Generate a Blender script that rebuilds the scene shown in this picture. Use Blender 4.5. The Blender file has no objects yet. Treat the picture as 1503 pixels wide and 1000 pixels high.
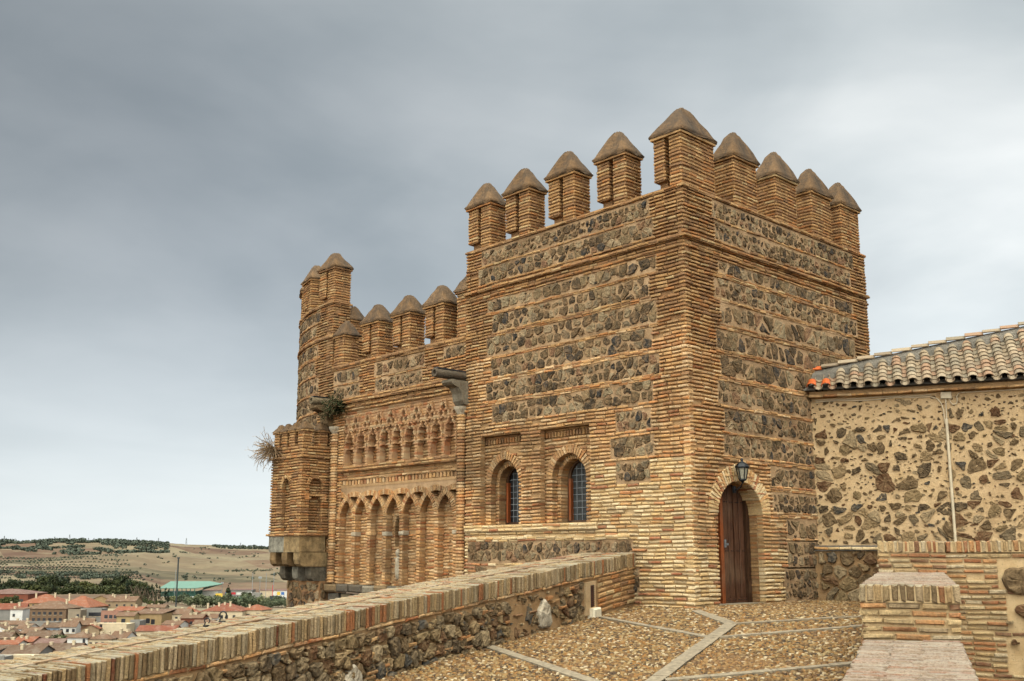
import bpy, math, random
import numpy as np
from mathutils import Vector, noise as mnoise
random.seed(7); rng = np.random.default_rng(7)
R = random.uniform
sc = bpy.context.scene
COL = sc.collection
rad = math.radians

# ------------------------------------------------------------------ camera
CAM = Vector((-14.537, -10.904, 0.88))
AZF = rad(46.8)
FH = Vector((math.cos(AZF), math.sin(AZF), 0)); RH = Vector((math.sin(AZF), -math.cos(AZF), 0))
cd = bpy.data.cameras.new("camera"); cam = bpy.data.objects.new("camera", cd); COL.objects.link(cam)
cam.location = CAM
cam.rotation_euler = (rad(90 + 10.106), 0, AZF - rad(90))
cd.sensor_width = 36; cd.lens = 1498 / 1503 * 36
cd.shift_y = 48 / 1503.; cd.clip_start = .1; cd.clip_end = 30000
sc.camera = cam

# ------------------------------------------------------------------ materials
def newmat(name):
    m = bpy.data.materials.new(name); m.use_nodes = True
    nt = m.node_tree; nt.nodes.clear()
    out = nt.nodes.new("ShaderNodeOutputMaterial"); b = nt.nodes.new("ShaderNodeBsdfPrincipled")
    nt.links.new(b.outputs[0], out.inputs[0])
    b.inputs["Roughness"].default_value = .9
    b.inputs["Specular IOR Level"].default_value = .25
    return m, nt, b
def nd(nt, t, **kw):
    n = nt.nodes.new(t)
    for k, v in kw.items(): setattr(n, k, v)
    return n
def ramp(nt, fac, stops, interp='LINEAR'):
    r = nt.nodes.new("ShaderNodeValToRGB"); r.color_ramp.interpolation = interp
    e = r.color_ramp.elements
    while len(e) < len(stops): e.new(.5)
    for el, (p, c) in zip(e, stops):
        el.position = p; el.color = (*c, 1) if len(c) == 3 else c
    nt.links.new(fac, r.inputs[0]); return r.outputs[0]
def noise(nt, scale, detail=5, rough=.6, coord=None, dist=0.):
    n = nt.nodes.new("ShaderNodeTexNoise"); n.inputs["Scale"].default_value = scale
    n.inputs["Detail"].default_value = detail; n.inputs["Roughness"].default_value = rough
    n.inputs["Distortion"].default_value = dist
    if coord is not None: nt.links.new(coord, n.inputs["Vector"])
    return n.outputs["Fac"]
def mix(nt, a, b, fac, mode='MIX'):
    m = nt.nodes.new("ShaderNodeMix"); m.data_type = 'RGBA'; m.blend_type = mode
    for s, v in ((0, fac), (6, a), (7, b)):
        if isinstance(v, (int, float)): m.inputs[s].default_value = v
        elif isinstance(v, tuple): m.inputs[s].default_value = (*v, 1)
        else: nt.links.new(v, m.inputs[s])
    return m.outputs[2]
def maths(nt, op, a, b=None, clamp=False):
    m = nt.nodes.new("ShaderNodeMath"); m.operation = op; m.use_clamp = clamp
    for i, v in enumerate((a, b)):
        if v is None: continue
        if isinstance(v, (int, float)): m.inputs[i].default_value = v
        else: nt.links.new(v, m.inputs[i])
    return m.outputs[0]
def bump(nt, b, h, dist=.01, strength=1.):
    n = nt.nodes.new("ShaderNodeBump"); n.inputs["Distance"].default_value = dist
    n.inputs["Strength"].default_value = strength
    nt.links.new(h, n.inputs["Height"]); nt.links.new(n.outputs[0], b.inputs["Normal"])
def objco(nt): return nd(nt, "ShaderNodeTexCoord").outputs["Object"]
def island(nt):
    a = nd(nt, "ShaderNodeNewGeometry").outputs["Random Per Island"]; b = nd(nt, "ShaderNodeObjectInfo").outputs["Random"]
    m = nt.nodes.new("ShaderNodeMath"); m.operation = 'ADD'; nt.links.new(a, m.inputs[0]); nt.links.new(b, m.inputs[1])
    f = nt.nodes.new("ShaderNodeMath"); f.operation = 'FRACT'; nt.links.new(m.outputs[0], f.inputs[0]); return f.outputs[0]

def mat_blocks(name, stops, dust, dustamt=.35, speck=(.08, .05, .03), nscale=9., bscale=60., bd=.006, lichen=None, stain=(.13, .08, .042), stainamt=.75, lichen_lo=.62, interp='CONSTANT'):
    m, nt, b = newmat(name); co = objco(nt)
    base = ramp(nt, island(nt), stops, interp)
    n1 = noise(nt, nscale * 4, 6, .7, co)
    v = ramp(nt, n1, [(.3, (.55, .55, .55)), (.55, (1, 1, 1)), (.75, (1.3, 1.25, 1.2))])
    c = mix(nt, base, v, 1., 'MULTIPLY')
    n2 = noise(nt, nscale, 5, .7, co, .3)
    d = ramp(nt, n2, [(.45, (0, 0, 0)), (.7, (1, 1, 1))])
    c = mix(nt, c, dust, maths(nt, 'MULTIPLY', d, dustamt))
    n3 = noise(nt, nscale * 14, 3, .6, co)
    s = ramp(nt, n3, [(.60, (0, 0, 0)), (.68, (1, 1, 1))])
    c = mix(nt, c, speck, maths(nt, 'MULTIPLY', s, .55))
    n4 = noise(nt, .55, 6, .75, co, .5)
    st = ramp(nt, n4, [(.46, (0, 0, 0)), (.66, (1, 1, 1))])
    c = mix(nt, c, stain, maths(nt, 'MULTIPLY', st, stainamt))
    mp_ = nd(nt, "ShaderNodeMapping"); mp_.inputs["Scale"].default_value = (3.2, 3.2, .28); nt.links.new(co, mp_.inputs[0])
    c = mix(nt, c, tuple(x * .8 for x in stain), maths(nt, 'MULTIPLY', ramp(nt, noise(nt, 1.5, 5, .65, mp_.outputs[0]), [(.52, (0, 0, 0)), (.66, (1, 1, 1))]), .45 * min(1, stainamt * 1.6)))
    if lichen:
        g = nd(nt, "ShaderNodeNewGeometry"); sx = nd(nt, "ShaderNodeSeparateXYZ"); nt.links.new(g.outputs["Normal"], sx.inputs[0])
        up = ramp(nt, sx.outputs[2], [(.5, (0, 0, 0)), (.85, (1, 1, 1))])
        l = ramp(nt, noise(nt, 14, 6, .75, co), [(lichen_lo - .22, (0, 0, 0)), (lichen_lo, (1, 1, 1))])
        c = mix(nt, c, lichen, maths(nt, 'MULTIPLY', maths(nt, 'MULTIPLY', up, l), .85))
    nt.links.new(c, b.inputs["Base Color"])
    h = maths(nt, 'ADD', noise(nt, bscale, 6, .75, co), maths(nt, 'MULTIPLY', noise(nt, bscale * .3, 4, .6, co), 1.5))
    bump(nt, b, h, bd, 1.)
    return m

TAN = [(0, (0.644, 0.367, 0.164)), (.16, (0.687, 0.388, 0.154)), (.32, (0.554, 0.285, 0.111)), (.46, (0.755, 0.469, 0.220)), (.58, (0.621, 0.276, 0.096)), (.68, (0.499, 0.235, 0.096)), (.76, (0.777, 0.530, 0.288)), (.88, (0.576, 0.336, 0.150)), (.95, (0.422, 0.153, 0.057))]
M_BRICK = mat_blocks("brick", TAN, (.52, .37, .22), .5)
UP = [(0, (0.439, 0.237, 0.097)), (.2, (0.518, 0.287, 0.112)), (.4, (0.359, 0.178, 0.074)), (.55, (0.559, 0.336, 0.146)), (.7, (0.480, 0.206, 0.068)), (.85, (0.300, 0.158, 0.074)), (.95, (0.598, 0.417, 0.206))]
M_BRICKUP = mat_blocks("brick_weathered_and_jamb_shade", UP, (.40, .26, .14), .45, stainamt=.55)
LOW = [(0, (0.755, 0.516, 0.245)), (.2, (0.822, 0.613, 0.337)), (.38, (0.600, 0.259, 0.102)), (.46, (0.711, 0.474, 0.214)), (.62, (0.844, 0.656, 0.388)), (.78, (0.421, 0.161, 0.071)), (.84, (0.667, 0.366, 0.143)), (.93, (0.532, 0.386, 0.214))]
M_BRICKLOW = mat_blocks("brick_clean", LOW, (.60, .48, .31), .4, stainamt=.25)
M_BRICKSTEP = mat_blocks("brick_step", [(0, (.62, .44, .22)), (.16, (.50, .22, .09)), (.3, (.66, .50, .28)), (.44, (.40, .15, .06)), (.54, (.56, .38, .18)), (.66, (.60, .30, .12)), (.76, (.26, .12, .06)), (.84, (.68, .54, .34)), (.93, (.44, .32, .18))], (.46, .34, .2), .45, bscale=70, bd=.014, stainamt=.5)
M_SOLD = mat_blocks("brick_coping", [(0, (0.468, 0.327, 0.164)), (.2, (0.324, 0.224, 0.115)), (.34, (0.558, 0.404, 0.230)), (.50, (0.450, 0.172, 0.066)), (.60, (0.270, 0.172, 0.082)), (.70, (0.576, 0.378, 0.180)), (.84, (0.252, 0.086, 0.041)), (.88, (0.450, 0.344, 0.205))],
                     (0.270, 0.189, 0.098), .45, nscale=12, bscale=80, bd=.022, lichen=(0.414, 0.387, 0.295), stainamt=.35, lichen_lo=.6)
M_STONE = mat_blocks("rubble_stone", [(0, (.12, .082, .042)), (.16, (.24, .17, .09)), (.30, (.065, .048, .03)), (.42, (.31, .24, .14)), (.54, (.16, .105, .055)), (.66, (.20, .15, .09)), (.76, (.05, .047, .042)), (.84, (.36, .27, .16)), (.90, (.10, .07, .04)), (.96, (.24, .13, .07))],
                     (0.496, 0.299, 0.145), .5, nscale=8, bscale=38, bd=.02, stainamt=.25)
M_STONE2 = mat_blocks("wall_stone", [(0, (0.153, 0.098, 0.048)), (.2, (0.102, 0.070, 0.040)), (.32, (0.245, 0.167, 0.080)), (.46, (0.173, 0.126, 0.072)), (.58, (0.087, 0.078, 0.064)), (.64, (0.326, 0.223, 0.112)), (.76, (0.143, 0.070, 0.032)), (.86, (0.367, 0.270, 0.152))],
                      (0.510, 0.353, 0.184), .45, nscale=10, bscale=38, bd=.02, stainamt=.1)
M_ASHLAR = mat_blocks("ashlar", [(0, (.21, .165, .10)), (.25, (.12, .10, .075)), (.5, (.29, .25, .18)), (.7, (.24, .16, .08)), (.9, (.11, .10, .08))], (.12, .09, .055), .6, nscale=6, bscale=50, bd=.012, stainamt=.4)
M_CAP = mat_blocks("merlon_plaster", [(0, (0.159, 0.089, 0.039)), (.5, (0.187, 0.109, 0.052)), (.8, (0.138, 0.080, 0.039))], (0.249, 0.155, 0.080), .4, speck=(.05, .04, .03), nscale=5, bscale=40, bd=.012, stain=(.055, .045, .035), stainamt=.95)
M_PALE = mat_blocks("pale_stone", [(0, (.58, .50, .37)), (.5, (.52, .43, .30))], (.40, .31, .2), .5, nscale=8, bd=.008, stainamt=.3)

def mat_mortar(name, c1, c2, stain, amt, sc_=1., bd=.015):
    m, nt, b = newmat(name); co = objco(nt)
    c = mix(nt, c1, c2, ramp(nt, noise(nt, 4 * sc_, 6, .7, co), [(.35, (0, 0, 0)), (.65, (1, 1, 1))]))
    c = mix(nt, c, stain, maths(nt, 'MULTIPLY', ramp(nt, noise(nt, .8 * sc_, 7, .78, co, .6), [(.46, (0, 0, 0)), (.64, (1, 1, 1))]), amt))
    c = mix(nt, c, (.07, .045, .03), maths(nt, 'MULTIPLY', ramp(nt, noise(nt, 34, 4, .7, co), [(.60, (0, 0, 0)), (.70, (1, 1, 1))]), .6))
    nt.links.new(c, b.inputs["Base Color"])
    bump(nt, b, maths(nt, 'ADD', noise(nt, 45, 6, .8, co), noise(nt, 12, 4, .6, co)), bd)
    return m
M_MORT = mat_mortar("mortar", (0.490, 0.308, 0.156), (0.384, 0.227, 0.102), (0.227, 0.130, 0.054), .5)
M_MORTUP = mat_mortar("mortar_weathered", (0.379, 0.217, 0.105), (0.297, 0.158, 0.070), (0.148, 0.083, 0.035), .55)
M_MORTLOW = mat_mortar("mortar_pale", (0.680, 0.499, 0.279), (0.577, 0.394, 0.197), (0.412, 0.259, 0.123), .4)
M_PLASTER = mat_mortar("lime_render", (0.686, 0.488, 0.276), (0.593, 0.404, 0.210), (0.408, 0.261, 0.135), .45, .7, .02)
M_MORTR = mat_mortar("rubble_mortar", (.52, .345, .195), (.38, .24, .125), (.17, .10, .05), .8)
M_GREYMORT = mat_mortar("grey_mortar", (.24, .21, .17), (.17, .15, .12), (.10, .09, .07), .5, 1.5, .03)

def flat(name, c, rough=.8, metal=0., nsc=8., amt=.25, spec=.3, bd=0.):
    m, nt, b = newmat(name); co = objco(nt)
    d = tuple(x * (1 - amt) for x in c); l = tuple(min(1, x * (1 + amt)) for x in c)
    nt.links.new(mix(nt, d, l, ramp(nt, noise(nt, nsc, 6, .7, co), [(.3, (0, 0, 0)), (.7, (1, 1, 1))])), b.inputs["Base Color"])
    b.inputs["Roughness"].default_value = rough; b.inputs["Metallic"].default_value = metal; b.inputs["Specular IOR Level"].default_value = spec
    if bd: bump(nt, b, noise(nt, nsc * 4, 5, .7, co), bd)
    return m
M_IRON = flat("black_iron", (.02, .022, .025), .5, .3, 30, .4, .5)
M_GLASS = flat("dark_glass", (.012, .013, .014), .3, 0, 3, .5, .6)
M_GLASS2 = flat("grey_glass", (.045, .046, .044), .6, 0, 6, .6, .2)
M_LANTGLASS = flat("lantern_glass", (.35, .33, .25), .2, 0, 40, .5, .5)
M_LEAD = flat("lead_came", (.30, .32, .33), .6, .2, 30, .3)
M_CREAMPIPE = flat("cream_pipe", (.62, .52, .36), .5, 0, 5, .12, .4)
M_STRIP = flat("paving_stone", (.25, .20, .135), .85, 0, 14, .4, .3, .004)
M_PALEBLOCK = flat("white_stone", (.75, .66, .48), .8, 0, 10, .2, .3, .006)
M_BLACKTAR = flat("bitumen", (.03, .03, .035), .5, 0, 10, .4, .5, .004)

def mat_wood(name, dark, light, nscale=3.):
    m, nt, b = newmat(name); tc = objco(nt)
    mp = nd(nt, "ShaderNodeMapping"); mp.inputs["Scale"].default_value = (22, 22, 1.1); nt.links.new(tc, mp.inputs[0])
    n = noise(nt, nscale, 7, .7, mp.outputs[0], .4)
    c = ramp(nt, n, [(.32, dark), (.5, tuple((x + y) / 2 for x, y in zip(dark, light))), (.68, light)])
    n2 = noise(nt, 1.4, 4, .6, tc)
    c = mix(nt, c, (.26, .17, .10), maths(nt, 'MULTIPLY', ramp(nt, n2, [(.5, (0, 0, 0)), (.7, (1, 1, 1))]), .3))
    nt.links.new(c, b.inputs["Base Color"]); b.inputs["Roughness"].default_value = .6
    bump(nt, b, n, .006); return m
M_DOOR = mat_wood("old_door_wood", (.022, .009, .005), (.17, .075, .038))
M_FRAME = mat_wood("varnished_wood", (.12, .028, .008), (.38, .10, .025))
M_DARKWOOD = mat_wood("dark_wood", (.03, .015, .008), (.10, .045, .02))

def mat_pebble():
    m, nt, b = newmat("pebble"); co = objco(nt)
    c = ramp(nt, island(nt), [(0, (0.196, 0.111, 0.037)), (.16, (0.262, 0.154, 0.053)), (.3, (0.123, 0.063, 0.021)), (.42, (0.305, 0.216, 0.100)), (.50, (0.087, 0.046, 0.016)), (.62, (0.240, 0.111, 0.026)), (.72, (0.047, 0.029, 0.015)), (.82, (0.378, 0.288, 0.165)), (.86, (0.160, 0.101, 0.045)), (.95, (0.480, 0.381, 0.239))], 'CONSTANT')
    st = ramp(nt, noise(nt, .7, 5, .7, co), [(.45, (0, 0, 0)), (.7, (1, 1, 1))])
    c = mix(nt, c, (.26, .13, .05), maths(nt, 'MULTIPLY', st, .35))
    nt.links.new(c, b.inputs["Base Color"]); b.inputs["Roughness"].default_value = .55; return m
M_PEB = mat_pebble()
M_SOIL = mat_mortar("paving_mortar", (.20, .135, .07), (.14, .09, .04), (.08, .05, .025), .5, 1., .02)

def mat_tile(name, stops, wave=0.):
    m, nt, b = newmat(name); co = objco(nt)
    c = ramp(nt, island(nt), stops, 'CONSTANT')
    c = mix(nt, c, (.27, .22, .155), maths(nt, 'MULTIPLY', ramp(nt, noise(nt, 16, 6, .75, co), [(.42, (0, 0, 0)), (.66, (1, 1, 1))]), .55))
    c = mix(nt, c, (.06, .05, .04), maths(nt, 'MULTIPLY', ramp(nt, noise(nt, 50, 4, .7, co), [(.58, (0, 0, 0)), (.68, (1, 1, 1))]), .5))
    nt.links.new(c, b.inputs["Base Color"]); b.inputs["Roughness"].default_value = .8
    bump(nt, b, noise(nt, 60, 5, .7, co), .006); return m
M_TILE = mat_tile("old_roof_tile", [(0, (0.303, 0.222, 0.137)), (.2, (0.250, 0.181, 0.114)), (.4, (0.348, 0.249, 0.154)), (.6, (0.227, 0.181, 0.120)), (.75, (0.317, 0.181, 0.103)), (.9, (0.378, 0.289, 0.188))])
M_TILEO = flat("new_orange_tile", (.62, .13, .03), .35, 0, 12, .25, .5)

# ------------------------------------------------------------------ mesh helper
class G:
    def __init__(s): s.v = []; s.f = []; s.m = []; s.s = []; s.sm = False
    def add(s, vs, fs, m=0):
        n = len(s.v); s.v.extend(vs)
        for f in fs: s.f.append(tuple(n + i for i in f)); s.m.append(m); s.s.append(s.sm)
    def build(s, name, mats, parent=None, smooth=False):
        me = bpy.data.meshes.new(name); me.from_pydata([tuple(p) for p in s.v], [], s.f)
        for m in (mats if isinstance(mats, (list, tuple)) else [mats]): me.materials.append(m)
        me.polygons.foreach_set("material_index", s.m)
        if any(s.s) and not smooth and len(s.s) == len(s.f): me.polygons.foreach_set("use_smooth", s.s)
        if smooth: me.polygons.foreach_set("use_smooth", [True] * len(s.f))
        me.update()
        o = bpy.data.objects.new(name, me); COL.objects.link(o)
        if parent: o.parent = parent
        return o
def tag(o, label=None, cat=None, group=None, kind=None):
    for k, v in (("label", label), ("category", cat), ("group", group), ("kind", kind)):
        if v: o[k] = v
    return o
def empty(name, loc=(0, 0, 0), rz=0.):
    o = bpy.data.objects.new(name, None); COL.objects.link(o); o.location = loc; o.rotation_euler = (0, 0, rz)
    o.empty_display_size = .2; return o

def frame(o, U, N, slope=0.):
    o = Vector(o); U = Vector(U).normalized(); N = Vector(N).normalized(); Z = Vector((0, 0, 1))
    def F(u, v, w): return o + U * u + Z * (v + slope * u) + N * w
    return F
BOXF = [(0, 1, 2, 3), (7, 6, 5, 4), (0, 4, 5, 1), (1, 5, 6, 2), (2, 6, 7, 3), (3, 7, 4, 0)]
def box(g, F, u0, u1, v0, v1, w0, w1, m=0, seg=None):
    n = 1 if not seg else max(1, int(math.ceil((u1 - u0) / seg)))
    for i in range(n):
        a = u0 + (u1 - u0) * i / n; b = u0 + (u1 - u0) * (i + 1) / n
        g.add([F(a, v0, w0), F(b, v0, w0), F(b, v1, w0), F(a, v1, w0), F(a, v0, w1), F(b, v0, w1), F(b, v1, w1), F(a, v1, w1)], BOXF, m)
ID = frame((0, 0, 0), (1, 0, 0), (0, -1, 0))
def wbox(g, x0, x1, y0, y1, z0, z1, m=0):
    g.add([Vector(p) for p in ((x0, y0, z0), (x1, y0, z0), (x1, y1, z0), (x0, y1, z0), (x0, y0, z1), (x1, y0, z1), (x1, y1, z1), (x0, y1, z1))], BOXF, m)

def wob(u, v): return .006 * math.sin(u * 3.1 + v * 1.7) + .004 * math.sin(u * 9.3 - v * 4.) + .003 * math.sin(u * 23 + v * 31)
def blk(g, F, q, w0, w1, m=0, r=.012, j=.004):
    cu = sum(p[0] for p in q) / 4; cv = sum(p[1] for p in q) / 4
    q = [(p[0] + R(-j, j), p[1] + R(-j, j) + wob(p[0], p[1])) for p in q]; cv += wob(cu, cv)
    qi = []
    for p in q:
        du, dv = cu - p[0], cv - p[1]
        qi.append((p[0] + math.copysign(min(r, abs(du) * .5), du) if abs(du) > 1e-4 else p[0], p[1] + math.copysign(min(r, abs(dv) * .5), dv) if abs(dv) > 1e-4 else p[1]))
    vs = [F(p[0], p[1], w0) for p in q] + [F(p[0], p[1], w1 - r + R(-j, j)) for p in q] + [F(p[0], p[1], w1 + R(-j, j)) for p in qi]
    fs = [(8, 9, 10, 11)]
    for k in range(4):
        l = (k + 1) % 4
        fs += [(k, l, 4 + l, 4 + k), (4 + k, 4 + l, 8 + l, 8 + k)]
    g.add(vs, fs, m)

def sub(spans, a, b, eps=.03):
    out = []
    for (x, y) in spans:
        if b <= x or a >= y: out.append((x, y)); continue
        if a - x > eps: out.append((x, a))
        if y - b > eps: out.append((b, y))
    return out
def courses(g, F, u0, u1, v0, v1, holes=(), rub=(), wb=-.13, w1=.026, mw=-.018, mb=0, mm=1, P=.0707, L=(.20, .30), gap=.016, fill=.62, skip=.03, seg=None, ext=(0, 0), pr=.012):
    n = max(1, int(round((v1 - v0) / P))); p = (v1 - v0) / n
    for i in range(n):
        v = v0 + i * p; vm = v + p / 2
        S = [(u0, u1)]
        for h in holes:
            r = h(vm)
            if r: S = sub(S, *r)
        for (a, b) in S: box(g, F, a + (.01 if a > u0 else 0), b - (.01 if b < u1 else 0), v, v + p, wb, mw, mm, seg)
        for (ra, rb, rv0, rv1) in rub:
            if rv0 <= vm <= rv1: S = sub(S, ra, rb)
        hh = p * fill; vb = v + (p - hh) / 2
        for (a, b) in S:
            a2 = a - (ext[0] if a == u0 else 0); b2 = b + (ext[1] if b == u1 else 0)
            x = a2; first = True
            while x < b2 - .03:
                l = R(*L) * (R(.4, 1) if first and a2 != a else 1); first = False
                e = x + l
                if b2 - e < .09: e = b2
                e = min(e, b2)
                if R(0, 1) > skip:
                    ja = 0 if x == a2 else gap * R(.3, 1.6); q0 = x + ja
                    y0 = vb + R(-.004, .004); y1 = vb + hh + R(-.005, .005)
                    blk(g, F, [(q0, y0), (e, y0), (e, y1), (q0, y1)], wb * .9 if holes else min(-.02, mw - .02), w1 + R(-pr, pr), mb)
                x = e
def rectholes(*rs): return [(lambda v, r=r: (r[0], r[1]) if r[2] <= v <= r[3] else None) for r in rs]

def arch_half(a, zs, h, v, v0):
    if v < v0 or v > zs + h: return None
    if v <= zs: return a
    if h <= a: return a * math.sqrt(max(0, 1 - ((v - zs) / h) ** 2))
    Rr = (a * a + h * h) / (2 * a); return max(.0, math.sqrt(max(0, Rr * Rr - (v - zs) ** 2)) - (Rr - a))
def archhole(c, a, v0, zs, h):
    def f(v):
        k = arch_half(a, zs, h, v, v0)
        return (c - k, c + k) if k else None
    return f
def arch_pts(c, a, zs, h, n=40):
    P_ = []
    for i in range(n + 1):
        if h <= a:
            t = math.pi * (1 - i / n); P_.append((c + a * math.cos(t), zs + h * math.sin(t)))
        else:
            Rr = (a * a + h * h) / (2 * a); tm = math.asin(h / Rr)
            s = i / n
            if s <= .5: t = tm * s * 2; P_.append((c + (Rr - a) - Rr * math.cos(t), zs + Rr * math.sin(t)))
            else: t = tm * (1 - s) * 2; P_.append((c - (Rr - a) + Rr * math.cos(t), zs + Rr * math.sin(t)))
    return P_
def voussoirs(g, F, pts, th, w0, w1, bw=.062, gap=.02, m=0, clip=None, side=1, mm=None, umin=None, umax=None):
    d = [0.]
    for a, b in zip(pts, pts[1:]): d.append(d[-1] + math.hypot(b[0] - a[0], b[1] - a[1]))
    L = d[-1]; n = max(1, int(round(L / bw)))
    def at(s):
        s = min(max(s, 0), L - 1e-6)
        for i in range(len(d) - 1):
            if d[i + 1] >= s:
                t = (s - d[i]) / max(1e-9, d[i + 1] - d[i]); a, b = pts[i], pts[i + 1]
                tx, ty = b[0] - a[0], b[1] - a[1]; l = math.hypot(tx, ty)
                return a[0] + tx * t, a[1] + ty * t, -ty / l * side, tx / l * side
    for i in range(n):
        s0 = L * i / n + gap / 2; s1 = L * (i + 1) / n - gap / 2
        a = at(s0); b = at(s1); c = at((s0 + s1) / 2)
        if umin is not None and (c[0] < umin or c[0] > umax): continue
        t = th * R(.93, 1.05)
        blk(g, F, [(a[0], a[1]), (b[0], b[1]), (b[0] + c[2] * t, b[1] + c[3] * t), (a[0] + c[2] * t, a[1] + c[3] * t)], w0, w1 + R(-.005, .005), m, .008, .002)
    if mm is not None:
        k = 24
        for i in range(k):
            a = at(L * i / k); b = at(L * (i + 1) / k)
            if umin is not None and (a[0] < umin or a[0] > umax): continue
            q = [(a[0] + a[2] * .012, a[1] + a[3] * .012), (b[0] + b[2] * .012, b[1] + b[3] * .012), (b[0] + b[2] * th, b[1] + b[3] * th), (a[0] + a[2] * th, a[1] + a[3] * th)]
            g.add([F(p[0], p[1], w0) for p in q] + [F(p[0], p[1], w1 - .02) for p in q], BOXF, mm)

# ---- rubble : shrunken Voronoi cells pushed out as rounded stones
def cells(u0, u1, v0, v1, s, jit=.42, asp=1.):
    nu = max(1, int(round((u1 - u0) / (s * asp)))); nv = max(1, int(round((v1 - v0) / s)))
    du, dv = (u1 - u0) / nu, (v1 - v0) / nv; pts = {}
    for i in range(-1, nu + 1):
        for k in range(-1, nv + 1):
            pts[i, k] = (u0 + (i + .5 + R(-jit, jit) + (.25 if k % 2 else -.25)) * du, v0 + (k + .5 + R(-jit, jit) * .8) * dv)
    for i in range(nu):
        for k in range(nv):
            p = pts[i, k]; poly = [(u0, v0), (u1, v0), (u1, v1), (u0, v1)]
            for di in (-2, -1, 0, 1, 2):
                for dk in (-2, -1, 0, 1, 2):
                    q = pts.get((i + di, k + dk))
                    if q is None or (di == 0 and dk == 0): continue
                    nx, ny = q[0] - p[0], q[1] - p[1]; c = (q[0] ** 2 + q[1] ** 2 - p[0] ** 2 - p[1] ** 2) / 2
                    out = []
                    for a, b in zip(poly, poly[1:] + poly[:1]):
                        fa = a[0] * nx + a[1] * ny - c; fb = b[0] * nx + b[1] * ny - c
                        if fa <= 0: out.append(a)
                        if fa * fb < 0:
                            t = fa / (fa - fb); out.append((a[0] + (b[0] - a[0]) * t, a[1] + (b[1] - a[1]) * t))
                    poly = out
                    if len(poly) < 3: break
                if len(poly) < 3: break
            if len(poly) >= 3: yield poly
def stone(g, F, poly, gap, h, m, w0=-.02, rough=.012, rnd=False):
    if rnd: poly = [(a[0] * (1 - t) + b[0] * t, a[1] * (1 - t) + b[1] * t) for a, b in zip(poly, poly[1:] + poly[:1]) for t in (.27, .73)]
    cu = sum(p[0] for p in poly) / len(poly); cv = sum(p[1] for p in poly) / len(poly)
    size = max(math.hypot(p[0] - cu, p[1] - cv) for p in poly)
    if size < gap * 1.3: return
    P_ = []
    for a, b in zip(poly, poly[1:] + poly[:1]):
        l = math.hypot(b[0] - a[0], b[1] - a[1])
        if l < .015: continue
        for t in ((.24, .76) if l < .14 else (.16, .5, .84)): P_.append((a[0] + (b[0] - a[0]) * t, a[1] + (b[1] - a[1]) * t))
    if len(P_) < 4: return
    ring = []
    for p in P_:
        d = math.hypot(p[0] - cu, p[1] - cv); k = max(.25, (d - gap * R(.6, 1.5)) / max(d, 1e-6))
        ring.append((cu + (p[0] - cu) * k + R(-1, 1) * rough * .6, cv + (p[1] - cv) * k + R(-1, 1) * rough * .6))
    n = len(ring); vs = []
    for (k, w) in ((1.03, w0), (1., h * .62), (.86, h * .98), (.5, h * 1.0)):
        for p in ring: vs.append(F(cu + (p[0] - cu) * k, cv + (p[1] - cv) * k, w + R(-1, 1) * rough * (.3 if w == w0 else .7)))
    vs.append(F(cu, cv, h * 1.05 + R(-1, 1) * rough))
    fs = []
    for r_ in range(3):
        for i in range(n):
            j = (i + 1) % n; fs.append((r_ * n + i, r_ * n + j, (r_ + 1) * n + j, (r_ + 1) * n + i))
    for i in range(n): fs.append((3 * n + i, 3 * n + (i + 1) % n, 4 * n))
    g.add(vs, fs, m)
def rubble(g, F, u0, u1, v0, v1, s=.2, gap=.022, h=.03, m=2, keep=1., w=0., asp=.9, chips=1.):
    for k in range(int((u1 - u0) * (v1 - v0) * 26 * chips)):
        u, v, q = R(u0 + .05, u1 - .05), R(v0 + .04, v1 - .04), R(.018, .045); n = random.randint(4, 6); a0 = R(0, 6)
        stone(g, lambda a, b, c: F(a, b, c + w), [(u + q * R(.7, 1.3) * math.cos(a0 + 2 * math.pi * i / n), v + q * R(.6, 1.1) * math.sin(a0 + 2 * math.pi * i / n)) for i in range(n)], .004, h * .9, m)
    for poly in cells(u0, u1, v0, v1, s, asp=asp):
        if R(0, 1) > keep: continue
        G_ = gap * (R(.8, 2.2) if keep < 1 else random.choice((.4, .7, 1., 1.5, 2.3)))
        stone(g, lambda a, b, c: F(a, b, c + w), poly, G_, h * R(.5, 1.3), m)

# ------------------------------------------------------------------ merlons
def box4(g, x0, x1, y0, y1, z0, z1, mb=0, mm=1, P=.0707, w1=.02, sides=4):
    fr = [frame((0, y0, 0), (1, 0, 0), (0, -1, 0)), frame((x0, 0, 0), (0, 1, 0), (-1, 0, 0)), frame((0, y1, 0), (1, 0, 0), (0, 1, 0)), frame((x1, 0, 0), (0, 1, 0), (1, 0, 0))]
    wbox(g, x0, x1, y0, y1, z0, z1, mm)
    n = max(1, int(round((z1 - z0) / P))); p = (z1 - z0) / n; hh = p * .64
    for i in range(n):
        v = z0 + i * p + (p - hh) / 2 + R(-.004, .004); o = R(-.006, .008)
        for F, a, b in ((fr[0], x0, x1), (fr[1], y0, y1), (fr[2], x0, x1), (fr[3], y0, y1)):
            a -= w1; b += w1; x = a
            while x < b - .02:
                e = x + R(.18, .30)
                if b - e < .10: e = b
                blk(g, F, [(x + (.01 if x > a else 0), v), (e, v), (e, v + hh), (x + (.01 if x > a else 0), v + hh)], -.02, w1 + o + R(-.006, .006), mb, .012, .003)
                x = e
def ledge(g, x0, x1, y0, y1, z0, z1, m=0, j=.004):
    g.add([Vector((x + R(-j, j), y + R(-j, j), z + R(-j, j))) for z in (z0, z1) for x, y in ((x0, y0), (x1, y0), (x1, y1), (x0, y1))], BOXF, m)
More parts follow.
